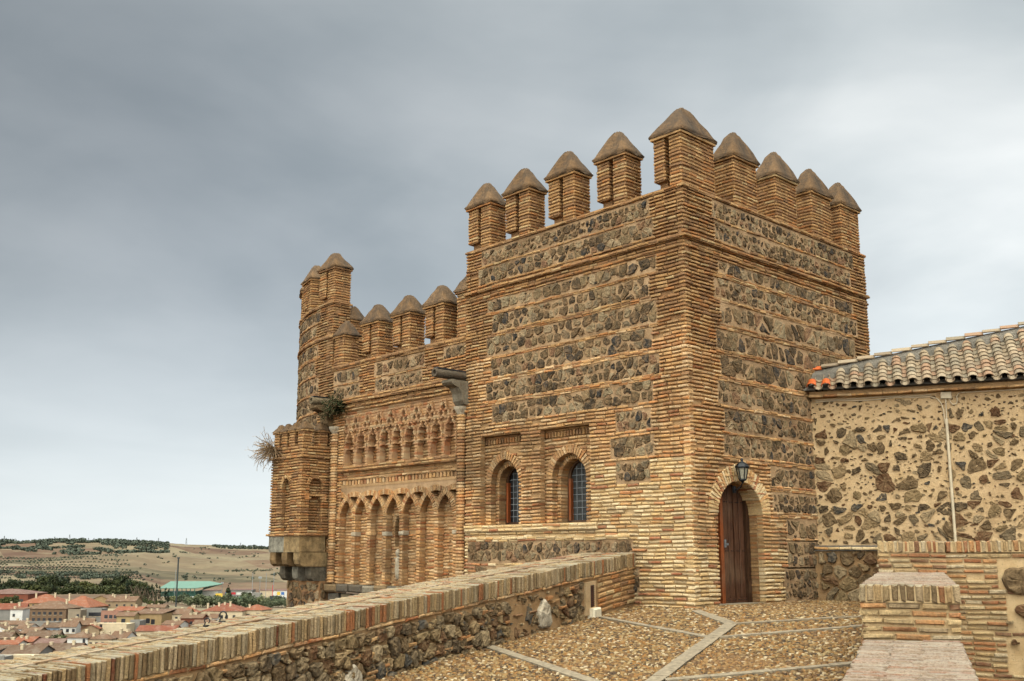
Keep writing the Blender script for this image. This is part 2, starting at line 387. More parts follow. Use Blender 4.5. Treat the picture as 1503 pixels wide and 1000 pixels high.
def capmesh(g, x0, x1, y0, y1, z0, z1, ov=.07, m=0, n=5):
    cx, cy = (x0 + x1) / 2, (y0 + y1) / 2; hx, hy = (x1 - x0) / 2 + ov, (y1 - y0) / 2 + ov
    prof = [(.97, 0.), (1.0, .05), (.90, .17), (.73, .38), (.54, .61), (.37, .81), (.26, .92), (.15, .985)]
    rings = []
    for k, t in prof:
        pts = []
        for s, (ax, ay, bx, by) in enumerate(((-1, -1, 1, -1), (1, -1, 1, 1), (1, 1, -1, 1), (-1, 1, -1, -1))):
            for i in range(n):
                f = i / n; px, py = ax + (bx - ax) * f, ay + (by - ay) * f
                rr = 1 - (.03 + .10 * t) * max(0, min(abs(px), abs(py)) - .4) 
                pts.append(Vector((cx + px * hx * k * rr + R(-.014, .014), cy + py * hy * k * rr + R(-.014, .014), z0 + (z1 - z0) * t + R(-.012, .012))))
        rings.append(pts)
    N = 4 * n; vs = [p for r_ in rings for p in r_] + [Vector((cx, cy, z1)), Vector((cx, cy, z0))]
    fs = []
    for r_ in range(len(rings) - 1):
        for i in range(N): fs.append((r_ * N + i, r_ * N + (i + 1) % N, (r_ + 1) * N + (i + 1) % N, (r_ + 1) * N + i))
    L_ = (len(rings) - 1) * N
    for i in range(N): fs.append((L_ + i, L_ + (i + 1) % N, len(vs) - 2)); fs.append((i, (i + 1) % N, len(vs) - 1))
    g.add(vs, fs, m)
def make_merlon(w, d, hb, hc, groove=False, P=.0707, ov=.07):
    """local: front face on x=0 looking -x, y 0..w, x 0..d"""
    g = G()
    if groove:
        wa = w * .40
        box4(g, 0.02, d, .02, wa, .0, hb, 0, 1, P); box4(g, .03, d - .02, wa + .15, w - .02, .17, hb, 0, 1, P)
        wbox(g, .20, d - .05, wa - .02, w - .05, 0, hb, 1); wbox(g, .13, d - .05, wa + .16, w - .06, 0, .2, 1)
    else:
        box4(g, .02, d - .02, .02, w - .02, 0, hb, 0, 1, P)
    ledge(g, -.035, d + .035, -.035, w + .035, hb + .002, hb + .045, 0)
    o = g.build("merlon", [M_BRICKUP, M_MORTUP])
    c = G(); capmesh(c, 0, d, 0, w, hb + .047, hc, ov)
    k = c.build("cap", [M_CAP], o, True)
    return o
def dup(o, parent, loc, rz=0.):
    n = o.copy(); COL.objects.link(n); n.parent = parent; n.location = loc; n.rotation_euler = (0, 0, rz)
    for ch in list(o.children):
        c = ch.copy(); COL.objects.link(c); c.parent = n
    return n

# ================================================================== GATEHOUSE
gate = tag(empty("gatehouse"), "crenellated medieval gate tower of tan brick and rubble stone with blind arcades", "castle gatehouse")
FL = frame((0, 0, 0), (0, 1, 0), (-1, 0, 0)); FR = frame((0, 0, 0), (1, 0, 0), (0, -1, 0))
ZT = 7.62
bands = [6.06, 5.58, 5.08, 4.59, 4.09, 3.59]
def q_(b, k): return b + (.16 if k % 2 else 0) + R(-.04, .04)
# --- left face
rubL = []
for k, b in enumerate([6.40] + bands):
    if k < 6: rubL.append((q_(.66, k), q_(5.22, k + 1), bands[k] + .055, b - .03 if k else 6.38))
rubL += [(.70, 5.65, 6.76, 7.13), (.78, 5.55, 7.20, 7.52)]
rubL += [(.85, 1.70, 3.14, 3.54), (.80, 1.85, 2.66, 3.06), (.90, 1.72, 2.22, 2.58)]
rubLlow = [(1.35, 5.95, .74, 1.16), (1.2, 5.7, .22, .64)]
# corner adjustments: lower pale bricks, upper tan, top weathered
winrec = [(4.29, 5.55, 1.50, 3.40), (2.37, 3.73, 1.50, 3.39)]
gl = G(); MATS = [M_BRICK, M_MORT, M_STONE, M_BRICKUP, M_MORTUP, M_BRICKLOW, M_MORTLOW, M_MORTR]
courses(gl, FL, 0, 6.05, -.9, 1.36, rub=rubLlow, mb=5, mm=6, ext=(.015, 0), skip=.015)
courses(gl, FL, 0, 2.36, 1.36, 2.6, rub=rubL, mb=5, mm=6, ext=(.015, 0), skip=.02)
courses(gl, FL, 2.36, 6.05, 1.36, 2.6, holes=rectholes(*winrec), rub=rubL, ext=(0, 0))
courses(gl, FL, 0, 6.05, 2.6, 5.1, holes=rectholes(*winrec), rub=rubL, ext=(.015, 0))
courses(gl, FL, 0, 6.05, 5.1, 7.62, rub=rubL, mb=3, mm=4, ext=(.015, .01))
for r_ in rubL + rubLlow:
    box(gl, FL, r_[0] - .02, r_[1] + .02, r_[2] - .04, r_[3] + .03, -.03, .004, 7)
    rubble(gl, FL, r_[0] + .01, r_[1] - .01, r_[2], r_[3], s=random.choice((.17, .21, .26)), gap=.018, h=.030, asp=.85)
for k, b in enumerate(bands[:5]):        # single-course brick bands stand a little proud
    courses(gl, FL, rubL[k][0] - .05, rubL[k][1] + .05, b - .015, b + .035, w1=.028, P=.05, mb=3, mm=7, mw=.012, skip=.08, fill=.74)
# windows: stepped arches
for (c, hw) in ((4.92, .43), (3.055, .46)):
    r_ = winrec[0] if c > 4 else winrec[1]
    Fi = lambda u, v, w: FL(u, v, w - .13)
    zs, h = 2.38, .43
    courses(gl, Fi, r_[0] - .03, r_[1] + .03, 1.45, 3.20, holes=[archhole(c, hw + .02, 1.4, zs, h + .10)], wb=-.13, w1=.012)
    box(gl, Fi, r_[0] - .03, r_[1] + .03, 3.2, 3.46, -.1, -.05, 4)
    courses(gl, Fi, r_[0] - .03, r_[1] + .03, 3.33, 3.46, wb=-.1, w1=-.02, mw=-.04, mb=3, mm=4)
    x = r_[0] + .02
    while x < r_[1] - .05:
        blk(gl, Fi, [(x, 3.22), (x + .055, 3.22), (x + .055, 3.33), (x, 3.33)], -.1, .0, 3, .006); x += .085
    voussoirs(gl, Fi, arch_pts(c, hw, zs, h + .06, 50), .17, -.12, .03, mm=1)
    for sgn in (-1, 1):
        for i in range(12):
            zz = 1.51 + i * .0725; u = c + sgn * hw
            a, b = (u, u + .16) if sgn > 0 else (u - .16, u)
            blk(gl, Fi, [(a, zz), (b, zz), (b, zz + .048), (a, zz + .048)], -.12, .03, 0)
    Fj = lambda u, v, w: FL(u, v, w - .26)
    h2 = hw - .11
    courses(gl, Fj, c - hw - .1, c + hw + .1, 1.45, 3.05, holes=[archhole(c, h2 + .02, 1.4, zs, h2 + .07)], wb=-.36, w1=.0)
    voussoirs(gl, Fj, arch_pts(c, h2, zs, h2 + .04, 40), .10, -.34, .012, bw=.055, mm=1)
gl.build("tower_wall", MATS, gate)
# --- sill and belts
g = G()
courses(g, FL, 2.18, 6.02, 1.36, 1.50, wb=-.1, w1=.075, mw=.055, P=.07, skip=0)
courses(g, FL, 1.4, 6.02, 1.19, 1.26, wb=-.05, w1=.045, mw=.03, P=.07)
g.build("sill_course", [M_BRICKLOW, M_MORTLOW], gate)
g = G()
for (z0, z1, w) in ((6.60, 6.67, .085), (6.44, 6.51, .03), (6.52, 6.59, -.0), (7.56, 7.63, .05)):
    if w <= 0: continue
    courses(g, FL, 0, 6.05, z0, z1, wb=-.1, w1=w, mw=w - .02, P=.07, ext=(w, .03), skip=.02)
    courses(g, FR, 0, 6.75, z0, z1, wb=-.1, w1=w, mw=w - .02, P=.07, ext=(w, .03), skip=.02)
g.build("string_course", [M_BRICKUP, M_MORTUP], gate)
# --- right face
XR = 6.72
rubR = []
for k, b in enumerate([6.40] + bands):
    if k < 6: rubR.append((q_(.86, k + 1), q_(6.05, k), bands[k] + .055, b - .03 if k else 6.38))
rubR += [(1.05, 6.1, 3.14, 3.54), (1.0, 6.0, 2.66, 3.08), (2.5, 6.0, 2.17, 2.55), (2.52, 6., 1.68, 2.06), (2.98, 6., 1.18, 1.57), (2.95, 6., .66, 1.14), (2.82, 6., .02, .62)]
rubR += [(.95, 6.05, 6.76, 7.10), (.9, 6.2, 7.17, 7.52)]
door = archhole(1.445, .715, -.1, 1.62, .60)
g = G()
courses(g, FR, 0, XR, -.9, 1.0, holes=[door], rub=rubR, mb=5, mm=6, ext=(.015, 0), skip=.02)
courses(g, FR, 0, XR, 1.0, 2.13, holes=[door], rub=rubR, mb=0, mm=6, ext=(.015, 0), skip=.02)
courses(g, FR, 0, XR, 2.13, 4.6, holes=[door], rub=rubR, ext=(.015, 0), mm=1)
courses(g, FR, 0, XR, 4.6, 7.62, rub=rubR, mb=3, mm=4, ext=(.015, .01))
for r_ in rubR:
    box(g, FR, r_[0] - .02, r_[1] + .02, r_[2] - .04, r_[3] + .03, -.03, .004, 7)
    rubble(g, FR, r_[0] + .01, r_[1] - .01, r_[2], r_[3], s=random.choice((.19, .24, .29)), gap=.026, h=.028, asp=.8)
for k, b in enumerate(bands + [3.09, 2.60, 2.11, 1.61]):
    a = rubR[k][0] if k < 6 else (1.0, 1.0, 2.45, 2.55)[k - 6]
    courses(g, FR, a - .05, 6.1, b - .015, b + .035, w1=.028, P=.05, mb=3, mm=7, mw=.012, skip=.10, fill=.74)
Fd = lambda u, v, w: FR(u, v, w - .12)
courses(g, Fd, .3, 2.6, -.2, 2.6, holes=[door], wb=-.75, w1=-.01, mw=-.02, mb=3, mm=1, L=(.24, .25))  # door jambs: the darker brick colour stands in for shade inside the opening
voussoirs(g, FR, arch_pts(1.445, .70, 1.62, .60, 50), .29, -.7, .03, bw=.058, gap=.018, m=5, mm=6)
g.build("tower_wall", MATS, gate)
# other two sides, floor of the wall-walk and parapet inner faces (seen only from elsewhere)
g = G()
wbox(g, .13, XR, 6.05 - .14, 6.05, -3, ZT); wbox(g, XR - .14, XR, .0, 6.05, -3, ZT); wbox(g, .12, XR - .1, .12, 5.95, 6.9, 6.98)
wbox(g, .13, .5, .5, 5.95, 6.9, ZT - .01); wbox(g, .13, XR - .14, .13, .5, 6.9, ZT - .01)
wbox(g, .66, 6.6, .95, 5.9, -1, 6.9)
F2 = frame((0, 6.05, 0), (1, 0, 0), (0, 1, 0)); F3 = frame((XR, 0, 0), (0, 1, 0), (1, 0, 0))
courses(g, F2, 0, XR, 5.2, 7.62, mb=1, mm=0, wb=-.05); courses(g, F3, 0, 6.05, 3.5, 7.62, mb=1, mm=0, wb=-.05)
g.build("rear_wall", [M_MORTUP, M_BRICKUP], gate)

# --- left lower section with the arcades (u = Y 6.05 .. 11.4)
PY0, PY1 = 6.35, 10.86
g = G()
hl = rectholes((PY0, PY1, .2, 2.55), (PY0, PY1, 2.55, 2.92), (PY0 + .03, PY1 - .06, 3.07, 4.45), (6.06, 6.34, .2, 3.95), (11.02, 11.36, .2, 3.95))
rubS = [(7.62, 9.50, 4.82, 5.14), (7.55, 9.55, 5.24, 5.54), (10.15, 11.32, 4.82, 5.14), (10.2, 11.35, 5.24, 5.54), (6.1, 6.85, 5.26, 5.54)]
courses(g, FL, 6.05, 11.42, .18, 4.6, holes=hl, wb=-.19)
courses(g, FL, 6.05, 11.42, 4.6, 5.70, rub=rubS, mb=3, mm=4)
for r_ in rubS: box(g, FL, r_[0] - .02, r_[1] + .02, r_[2] - .03, r_[3] + .03, -.03, .004, 7); rubble(g, FL, r_[0], r_[1], r_[2], r_[3], s=.2, gap=.024, h=.026)
# recessed backing
Fb = lambda u, v, w: FL(u, v, w - .18)
courses(g, Fb, 6.05, 11.42, .15, 3.0, holes=[archhole(8.66, .15, 1.06, 1.62, .18)], wb=-.3, w1=.016, mw=-.006)
courses(g, Fb, 6.05, 11.42, 3.0, 4.5, wb=-.3, w1=.016, mw=-.006, mb=3, mm=4)
wbox(g, 1.3, 4., 6.06, 11.4, -3, 4.9, 4)
wbox(g, .14, .45, 6.06, 11.4, 4.4, 5.69, 4)
g.build("tower_wall", MATS, gate)
# lower blind arcade
g = G(); zc = 1.72; PT = .645; cs = [10.92 - PT * i for i in range(8)]
for i, c in enumerate(cs):
    a, b = max(PY0 - .02, c - .06), min(PY1 + .02, c + .06)
    if b - a > .02:
        for k in range(16):
            z = .21 + k * .0707
            blk(g, FL, [(a, z), (b, z), (b, z + .047), (a, z + .047)], -.17, .012 + R(-.006, .006), 0)
        box(g, FL, a + .01, b - .01, .2, 1.34, -.17, -.008, 1)
        blk(g, FL, [(a - .025, 1.335), (b + .025, 1.335), (b + .03, 1.43), (a - .03, 1.43)], -.17, .016, random.choice((0, 0, 2)), .015)
        for k in range(4):
            z = 1.435 + k * .0707
            blk(g, FL, [(a - .012, z), (b + .012, z), (b + .012, z + .05), (a - .012, z + .05)], -.17, .012, 0)
        box(g, FL, a, b, 1.4, 1.72, -.17, -.006, 1)
    pts = []
    for k in range(41):
        t = math.pi * (1 - k / 40); pts.append((c + .59 * math.cos(t), zc + .59 * math.sin(t)))
    voussoirs(g, FL, pts, .13, -.17, .02 + (.006 if i % 2 else 0), bw=.05, gap=.014, mm=1, umin=PY0, umax=PY1)
for k in range(4):
    v = 2.34 + k * .055; vm = v + .027; S = [(PY0, PY1)]
    for c in cs:
        dd = .70 ** 2 - (vm - zc) ** 2
        if dd > 0: S = sub(S, c - math.sqrt(dd), c + math.sqrt(dd))
    for a, b in S: box(g, FL, a, b, v, v + .055, -.17, -.004 + .002 * k, 3)
g.build("blind_arcade", [M_BRICK, M_MORT, M_PALE, M_MORTR], gate)
# dentil frieze
g = G()
box(g, FL, PY0, PY1, 2.53, 2.595, -.14, .01, 1); courses(g, FL, PY0, PY1, 2.72, 2.78, wb=-.14, w1=.01, mw=-.01, P=.06)
courses(g, FL, PY0, PY1, 2.79, 2.93, wb=-.14, w1=-.055, mw=-.07, P=.07)
x = PY0 + .03
while x < PY1 - .06:
    blk(g, FL, [(x, 2.60), (x + .085, 2.60), (x + .085, 2.715), (x, 2.715)], -.14, -.02, 0, .008); x += .128
g.build("dentil_frieze", [M_BRICK, M_MORT], gate)
g = G()
courses(g, FL, 6.32, 10.98, 2.93, 3.07, wb=-.14, w1=.075, mw=.055, P=.07, skip=0)
courses(g, FL, 6.32, 11.2, 4.54, 4.61, wb=-.1, w1=.05, mw=.03, P=.07, skip=0); courses(g, FL, 6.32, 11.2, 4.66, 4.80, wb=-.1, w1=.10, mw=.08, P=.07, skip=0)
courses(g, FL, 6.08, 11.42, 5.62, 5.72, wb=-.1, w1=.05, mw=.03, P=.1, skip=0)
g.build("cornice", [M_BRICKUP, M_MORTUP], gate)
# interlaced lobed panel: relief grid
du = .015; nu = int((PY1 - .06 - PY0 - .03) / du); nv = int(1.40 / du)
U_ = PY0 + .03 + (np.arange(nu) + .5) * du; V_ = 3.06 + (np.arange(nv) + .5) * du
UU, VV = np.meshgrid(U_, V_, indexing='ij')
pc = [10.785 - .493 * k for k in range(10)]; sd = np.full(UU.shape, 9.)
def circ(cx, cy, r_): return np.hypot(UU - cx, VV - cy) - r_
def rect(cx, hx, y0, y1): return np.maximum(np.abs(UU - cx) - hx, np.maximum(y0 - VV, VV - y1))
for k in range(10):
    p = pc[k]; b = p - .2465
    if k < 9:
        for s in (rect(b, .19, 2.9, 3.42), rect(b, .165, 3.4, 3.50), circ(b - .095, 3.60, .085), circ(b + .095, 3.60, .085), circ(b, 3.6, .12), circ(b - .065, 3.74, .08), circ(b + .065, 3.74, .08), circ(b, 3.87, .065), rect(b, .02, 3.85, 3.965)):
            sd = np.minimum(sd, s)
    for s in (circ(p, 4.19, .072), rect(p, .03, 4.1, 4.30), circ(p - .085, 4.05, .066), circ(p + .085, 4.05, .066)): sd = np.minimum(sd, s)
hgt = np.where(sd < 0, -.17, np.where(sd < .05, .012, -.055))
hgt = np.where((VV < 3.5) & (sd > 0), .008, hgt)
rowm = ((VV - 3.06) % .0707) > .050
hgt = np.where(rowm & (hgt > -.1), hgt - .022, hgt) + rng.normal(0, .002, hgt.shape)
g = G()
for i in range(nu):
    for k in range(nv):
        u0, v0, h = U_[i] - du / 2, V_[k] - du / 2, hgt[i, k]
        if h < -.1: continue
        def hn(a, b): return hgt[a, b] if 0 <= a < nu and 0 <= b < nv else -.17
        vs = [FL(u0, v0, h), FL(u0 + du, v0, h), FL(u0 + du, v0 + du, h), FL(u0, v0 + du, h)]; fs = [(0, 1, 2, 3)]
        for (x, y, a, b) in ((i - 1, k, 3, 0), (i + 1, k, 1, 2), (i, k - 1, 0, 1), (i, k + 1, 2, 3)):
            hh = hn(x, y)
            if hh < h - .004:
                e = len(vs); off = FL(0, 0, hh) - FL(0, 0, h)
                vs += [vs[a] + off, vs[b] + off]; fs.append((a, b, e + 1, e))
        g.add(vs, fs, 0)
def mat_rowbrick():
    m, nt, b = newmat("carved_brick"); co = objco(nt)
    mp = nd(nt, "ShaderNodeMapping"); mp.inputs["Scale"].default_value = (3, 4.5, 14.14); mp.inputs["Location"].default_value = (0, 0, -3.06 * 14.14 + .1)
    nt.links.new(co, mp.inputs[0])
    v = nd(nt, "ShaderNodeTexVoronoi"); v.inputs["Randomness"].default_value = .25; v.inputs["Scale"].default_value = 1.; nt.links.new(mp.outputs[0], v.inputs[0])
    sp = nd(nt, "ShaderNodeSeparateColor"); nt.links.new(v.outputs["Color"], sp.inputs[0])
    c = ramp(nt, sp.outputs[0], [(0, (.52, .30, .15)), (.3, (.60, .35, .16)), (.55, (.44, .22, .10)), (.75, (.58, .40, .22)), (.9, (.50, .20, .08))], 'CONSTANT')
    c = mix(nt, c, (.50, .34, .21), maths(nt, 'MULTIPLY', ramp(nt, noise(nt, 12, 5, .7, co), [(.4, (0, 0, 0)), (.65, (1, 1, 1))]), .5))
    c = mix(nt, c, (.16, .09, .05), maths(nt, 'MULTIPLY', ramp(nt, noise(nt, 1.6, 6, .75, co), [(.5, (0, 0, 0)), (.7, (1, 1, 1))]), .4))
    nt.links.new(c, b.inputs["Base Color"]); bump(nt, b, noise(nt, 60, 5, .7, co), .008); return m
M_CARVED = mat_rowbrick()
g.build("lobed_arcade", [M_CARVED], gate)
# columns beside the panels
for Y in (6.20, 11.19):
    g = G(); n = 12
    for k in range(53):
        z = .2 + k * .0707; r0 = .112 + R(-.004, .004); vs = []
        for (r_, zz) in ((r0 - .03, 0), (r0, .012), (r0, .045), (r0 - .03, .0705)):
            for i in range(n): vs.append(Vector((-.0 + (r_) * math.cos(2 * math.pi * i / n), Y + r_ * math.sin(2 * math.pi * i / n), z + zz)))
        fs = [(a * n + i, a * n + (i + 1) % n, (a + 1) * n + (i + 1) % n, (a + 1) * n + i) for a in range(3) for i in range(n)]
        g.add(vs, fs, 0)
    col = g.build("column", [M_BRICK], gate)
    g = G(); vs = []; n = 14
    for (r_, zz) in ((.09, 3.94), (.12, 3.99), (.15, 4.06), (.16, 4.12), (0, 4.12)):
        for i in range(n):
            a = 2 * math.pi * i / n; sq = 1 + .12 * abs(math.sin(2 * a)) if zz > 4.05 else 1
            vs.append(Vector((r_ * sq * math.cos(a), Y + r_ * sq * math.sin(a), zz)))
    g.add(vs, [(a * n + i, a * n + (i + 1) % n, (a + 1) * n + (i + 1) % n, (a + 1) * n + i) for a in range(4) for i in range(n)], 0)
    g.build("capital", [M_PALE], col)
# waterspouts on stone brackets
for Y, L_ in ((6.12, .86), (11.45, .60)):
    g = G(); n = 14; vs = []
    for (x, r0) in ((.1, .11), (-L_ * .5, .105), (-L_, .10), (-L_, .055), (-L_ + .25, .05)):
        for i in range(n): vs.append(Vector((x + R(-.004, .004), Y + r0 * math.cos(2 * math.pi * i / n), 4.78 + r0 * math.sin(2 * math.pi * i / n))))
    g.add(vs, [(a * n + i, a * n + (i + 1) % n, (a + 1) * n + (i + 1) % n, (a + 1) * n + i) for a in range(4) for i in range(n)], 0)
    g.add([Vector((0, Y, 4.78))] , [], 0)
    ws = g.build("waterspout", [M_ASHLAR], gate, True)
    g = G(); ledge(g, -L_ * .95, .0, Y - .07, Y + .07, 4.872, 4.90); g.build("lead_cover", [M_BLACKTAR], ws)
    g = G(); ys = (Y - .16, Y + .16)
    prof = [(.0, 4.66), (-.52, 4.66), (-.52, 4.60), (-.46, 4.55), (-.30, 4.50), (-.22, 4.38), (-.19, 4.22), (-.12, 4.14), (0, 4.14)]
    vs = [Vector((x, y, z)) for y in ys for x, z in prof]; k = len(prof)
    g.add(vs, [tuple(range(k)), tuple(range(2 * k - 1, k - 1, -1))] + [(i, (i + 1) % k, k + (i + 1) % k, k + i) for i in range(k)], 0)
    g.build("bracket", [M_ASHLAR], gate)
# stone base under the arcade
g = G(); y = 6.32
while y < 11.35:
    l = R(.35, .62); e = min(y + l, 11.36)
    blk(g, FL, [(y + .015, -.02), (e, -.02), (e, .17), (y + .015, .17)], -.2, .13 + R(-.01, .01), 0, .04, .01)
    if R(0, 1) < 2: blk(g, FL, [(y + .015, -.42), (e - .1, -.42), (e - .1, -.05), (y + .015, -.05)], -.2, .05 + R(-.01, .01), 0, .03, .01)
    y = e
courses(g, FL, 6.05, 11.4, -3, -.4, mb=1, mm=1, w1=.0)
g.build("stone_base", [M_ASHLAR, M_MORT], gate)
# carved relief below the slit
g = G(); n = 10; vs = []
prof = [(.02, .32, .03), (.075, .36, .05), (.10, .45, .06), (.105, .58, .065), (.085, .70, .06), (.10, .76, .06), (.095, .80, .05), (.04, .835, .045), (.035, .85, .045), (.062, .88, .06), (.075, .93, .07), (.065, .98, .06), (.03, 1.02, .03)]
for (r_, z, d) in prof:
    for i in range(n): vs.append(Vector((.125 - d * max(-.2, math.sin(2 * math.pi * i / n)) * 1.5 + R(-.004, .004), 8.56 + r_ * math.cos(2 * math.pi * i / n), z)))
g.add(vs, [(a * n + i, a * n + (i + 1) % n, (a + 1) * n + (i + 1) % n, (a + 1) * n + i) for a in range(len(prof) - 1) for i in range(n)], 0)
box(g, FL, 8.47, 8.66, .79, .82, -.13, -.05)
g.build("carved_relief", [M_PALE], gate, True)
# --- round tower (parapet wall on a curve)
r0 = 5.8
def FC(u, v, w):
    a = u / r0 if u > 0 else 0; rr = r0 + w
    p = Vector((r0 - rr * math.cos(a), 11.44 + rr * math.sin(a), v))
    if u < 0: p.y += u
    return p
g = G(); bd2 = [7.02, 6.06, 5.58, 5.08, 4.59, 4.09, 3.59]; rubT = []
for k, (b0, b1) in enumerate([(7.07, 7.36), (6.68, 6.98), (6.11, 6.44), (5.63, 6.02), (5.13, 5.54), (4.64, 5.05), (4.14, 4.56), (3.64, 4.05)]): rubT.append((q_(.72, k), 6.5, b0, b1))
courses(g, FC, 0, 7.2, -1, 7.48, rub=rubT, mb=3, mm=4, wb=-.3, seg=.35, ext=(.015, 0))
for r_ in rubT: box(g, FC, r_[0] - .02, r_[1] + .02, r_[2] - .03, r_[3] + .03, -.03, .004, 7, .3); rubble(g, FC, r_[0], r_[1], r_[2], r_[3], s=.21, gap=.026, h=.026)
F6 = frame((0, 11.44, 0), (1, 0, 0), (0, -1, 0))
courses(g, F6, 0, .50, 5.5, 7.48, mb=3, mm=4, wb=-.3, ext=(.015, .015)); courses(g, F6, .5, 3.2, 5.5, 6.55, mb=3, mm=4, wb=-.3)
for z0, z1, w in ((7.42, 7.50, .06), (6.50, 6.58, .07)):
    courses(g, FC, 0, 7.2, z0, z1, mb=3, mm=4, w1=w, mw=w - .015, P=.08, seg=.35, ext=(w, 0), skip=0)
    courses(g, F6, 0, .5, z0, z1, mb=3, mm=4, w1=w, mw=w - .015, P=.08, ext=(w, w), skip=0)
for b in bd2: courses(g, FC, .6, 6.5, b - .035, b + .035, w1=.04, mw=.01, mb=3, mm=4, P=.07, seg=.35)
g.build("round_tower_wall", MATS, gate)
# --- bartizan
BX, BY0, BY1 = -.83, 11.38, 12.84
FBf = frame((BX, 0, 0), (0, 1, 0), (-1, 0, 0)); FBr = frame((0, BY0, 0), (1, 0, 0), (0, -1, 0))
g = G(); P2 = .0707
courses(g, FBf, BY0, BY1, 1.42, 3.30, holes=[archhole(12.08, .21, 1.45, 2.55, .28)], wb=-.12, mb=3, mm=4, ext=(.015, .015), fill=.66)
courses(g, FBr, BX, .0, 1.42, 3.30, holes=[archhole(-.42, .19, 1.48, 2.22, .10), archhole(-.42, .19, 2.36, 2.62, .18)], wb=-.12, mb=3, mm=4, ext=(.015, 0), fill=.66)
voussoirs(g, FBf, arch_pts(12.08, .20, 2.55, .27, 30), .10, -.06, .035, bw=.05, m=3, mm=4)
voussoirs(g, FBr, arch_pts(-.42, .18, 2.62, .17, 30), .09, -.06, .035, bw=.05, m=3, mm=4)
blk(g, FBr, [(-.74, 2.24), (-.60, 2.24), (-.60, 2.40), (-.74, 2.40)], -.06, .03, 0); blk(g, FBr, [(-.24, 2.24), (-.10, 2.24), (-.10, 2.40), (-.24, 2.40)], -.06, .03, 0)
courses(g, lambda u, v, w: FBf(u, v, w - .12), BY0, BY1, 1.42, 3.3, wb=-.1, mb=3, mm=4); courses(g, lambda u, v, w: FBr(u, v, w - .12), BX, 0, 1.42, 3.3, wb=-.1, mb=3, mm=4)
wbox(g, BX + .16, .3, BY0 + .16, BY1, 1.4, 3.4, 4)
for z0, z1, w in ((1.35, 1.42, .07), (3.30, 3.38, .06)):
    courses(g, FBf, BY0, BY1, z0, z1, wb=-.2, w1=w, mw=w - .02, P=.08, mb=3, mm=4, ext=(w, w), skip=0); courses(g, FBr, BX, 0, z0, z1, wb=-.2, w1=w, mw=w - .02, P=.08, mb=3, mm=4, ext=(w, 0), skip=0)
courses(g, FBf, BY0, BY1, 3.38, 3.62, wb=-.2, mb=3, mm=4, ext=(.02, .02)); courses(g, FBr, BX, 0, 3.38, 3.62, wb=-.2, mb=3, mm=4, ext=(.02, 0))
g.build("bartizan", MATS, gate)
CORB = [flat('corbel_tan', (.27, .185, .09), .9, 0, 7, .55, .2, .015), flat('corbel_grey', (.24, .22, .17), .9, 0, 7, .5, .2, .015), flat('corbel_dark', (.12, .10, .07), .9, 0, 7, .5, .2, .015), flat('corbel_brown', (.19, .12, .055), .9, 0, 7, .5, .2, .015)]
for (x0, x1, ys, z0, z1) in ((-.85, -.1, [(12.10, 12.82), (11.36, 12.085)], .96, 1.345), (-.84, .1, [(12.50, 12.76), (11.93, 12.19), (11.36, 11.62)], .60, .95), (-.48, .1, [(12.60, 12.86), (12.0, 12.26), (11.38, 11.64)], .24, .59)):
    for (a, b) in ys:
        g = G(); prof = [(x0 + (.0 if z0 > .9 else .12), z0), (x0 + (.0 if z0 > .9 else .03), z0 + (.0 if z0 > .9 else .06)), (x0, z0 + .16), (x0, z1), (x1, z1), (x1, z0)]
        vs = [Vector((x + R(-.008, .008), y, z + R(-.006, .006))) for y in (a, b) for x, z in prof]; k = len(prof)
        g.add(vs, [tuple(range(k)), tuple(range(2 * k - 1, k - 1, -1))] + [(i, (i + 1) % k, k + (i + 1) % k, k + i) for i in range(k)], 0)
        g.build("corbel", [random.choice(CORB)], gate)
g = G()
wbox(g, -.22, .2, 11.38, 12.9, -3, .24, 1)
Fs = frame((-.22, 0, 0), (0, 1, 0), (-1, 0, 0)); Fs2 = frame((0, 11.38, 0), (1, 0, 0), (0, -1, 0))
rubble(g, Fs, 11.38, 12.9, -1.6, .22, s=.24, gap=.03, h=.03, m=0); rubble(g, Fs2, -.22, 0, -1.6, .22, s=.2, gap=.02, h=.02, m=0)
g.build("bartizan_footing", [M_STONE, M_MORTUP], gate)
# --- merlons
protL = make_merlon(.76, .47, .96, 1.60, True); protL.parent = gate; protL.location = (0, 1.35, ZT + .01)
for y in (2.72, 4.04, 5.28): dup(protL, gate, (0, y, ZT + .01))
protR = make_merlon(.50, .80, .96, 1.66); protR.parent = gate; protR.location = (1.68, 0.0, ZT + .01)
for x in (3.16, 4.56, 5.80): dup(protR, gate, (x, 0, ZT + .01))
corner = make_merlon(.66, 1.02, 1.0, 1.72, True); corner.parent = gate; corner.location = (0, 0, ZT + .01)
for y in (1.6, 3.3, 4.9): dup(protL, gate, (XR, y + .7, ZT + .01), math.pi)
protS = make_merlon(.70, .45, .86, 1.42, True); protS.parent = gate; protS.location = (0, 6.88, 5.72)
for y in (8.15, 9.42): dup(protS, gate, (0, y, 5.72))
low = make_merlon(.44, .46, .74, 1.22); low.parent = gate; low.location = (0, 10.93, 5.72)
p6 = make_merlon(.35, .4, 1.0, 1.45); p6.parent = gate; p6.location = (.0, 6.06, 5.72)
rt = make_merlon(.76, .50, .90, 1.44, True); rt.parent = gate; rt.location = (0, 11.45, 7.50)
for u in (1.50, 3.0):
    p = FC(u, 7.50, 0); dup(rt, gate, p, -(u / r0))
dup(low, gate, (.55, 11.46, 6.30)); 
bm = make_merlon(.26, .26, .36, .62, False, .0707, .05); bm.parent = gate; bm.location = (BX, 11.38, 3.62)
for y in (11.80, 12.18, 12.54): dup(bm, gate, (BX, y, 3.62))
dup(bm, gate, (-.36, 11.38, 3.62))
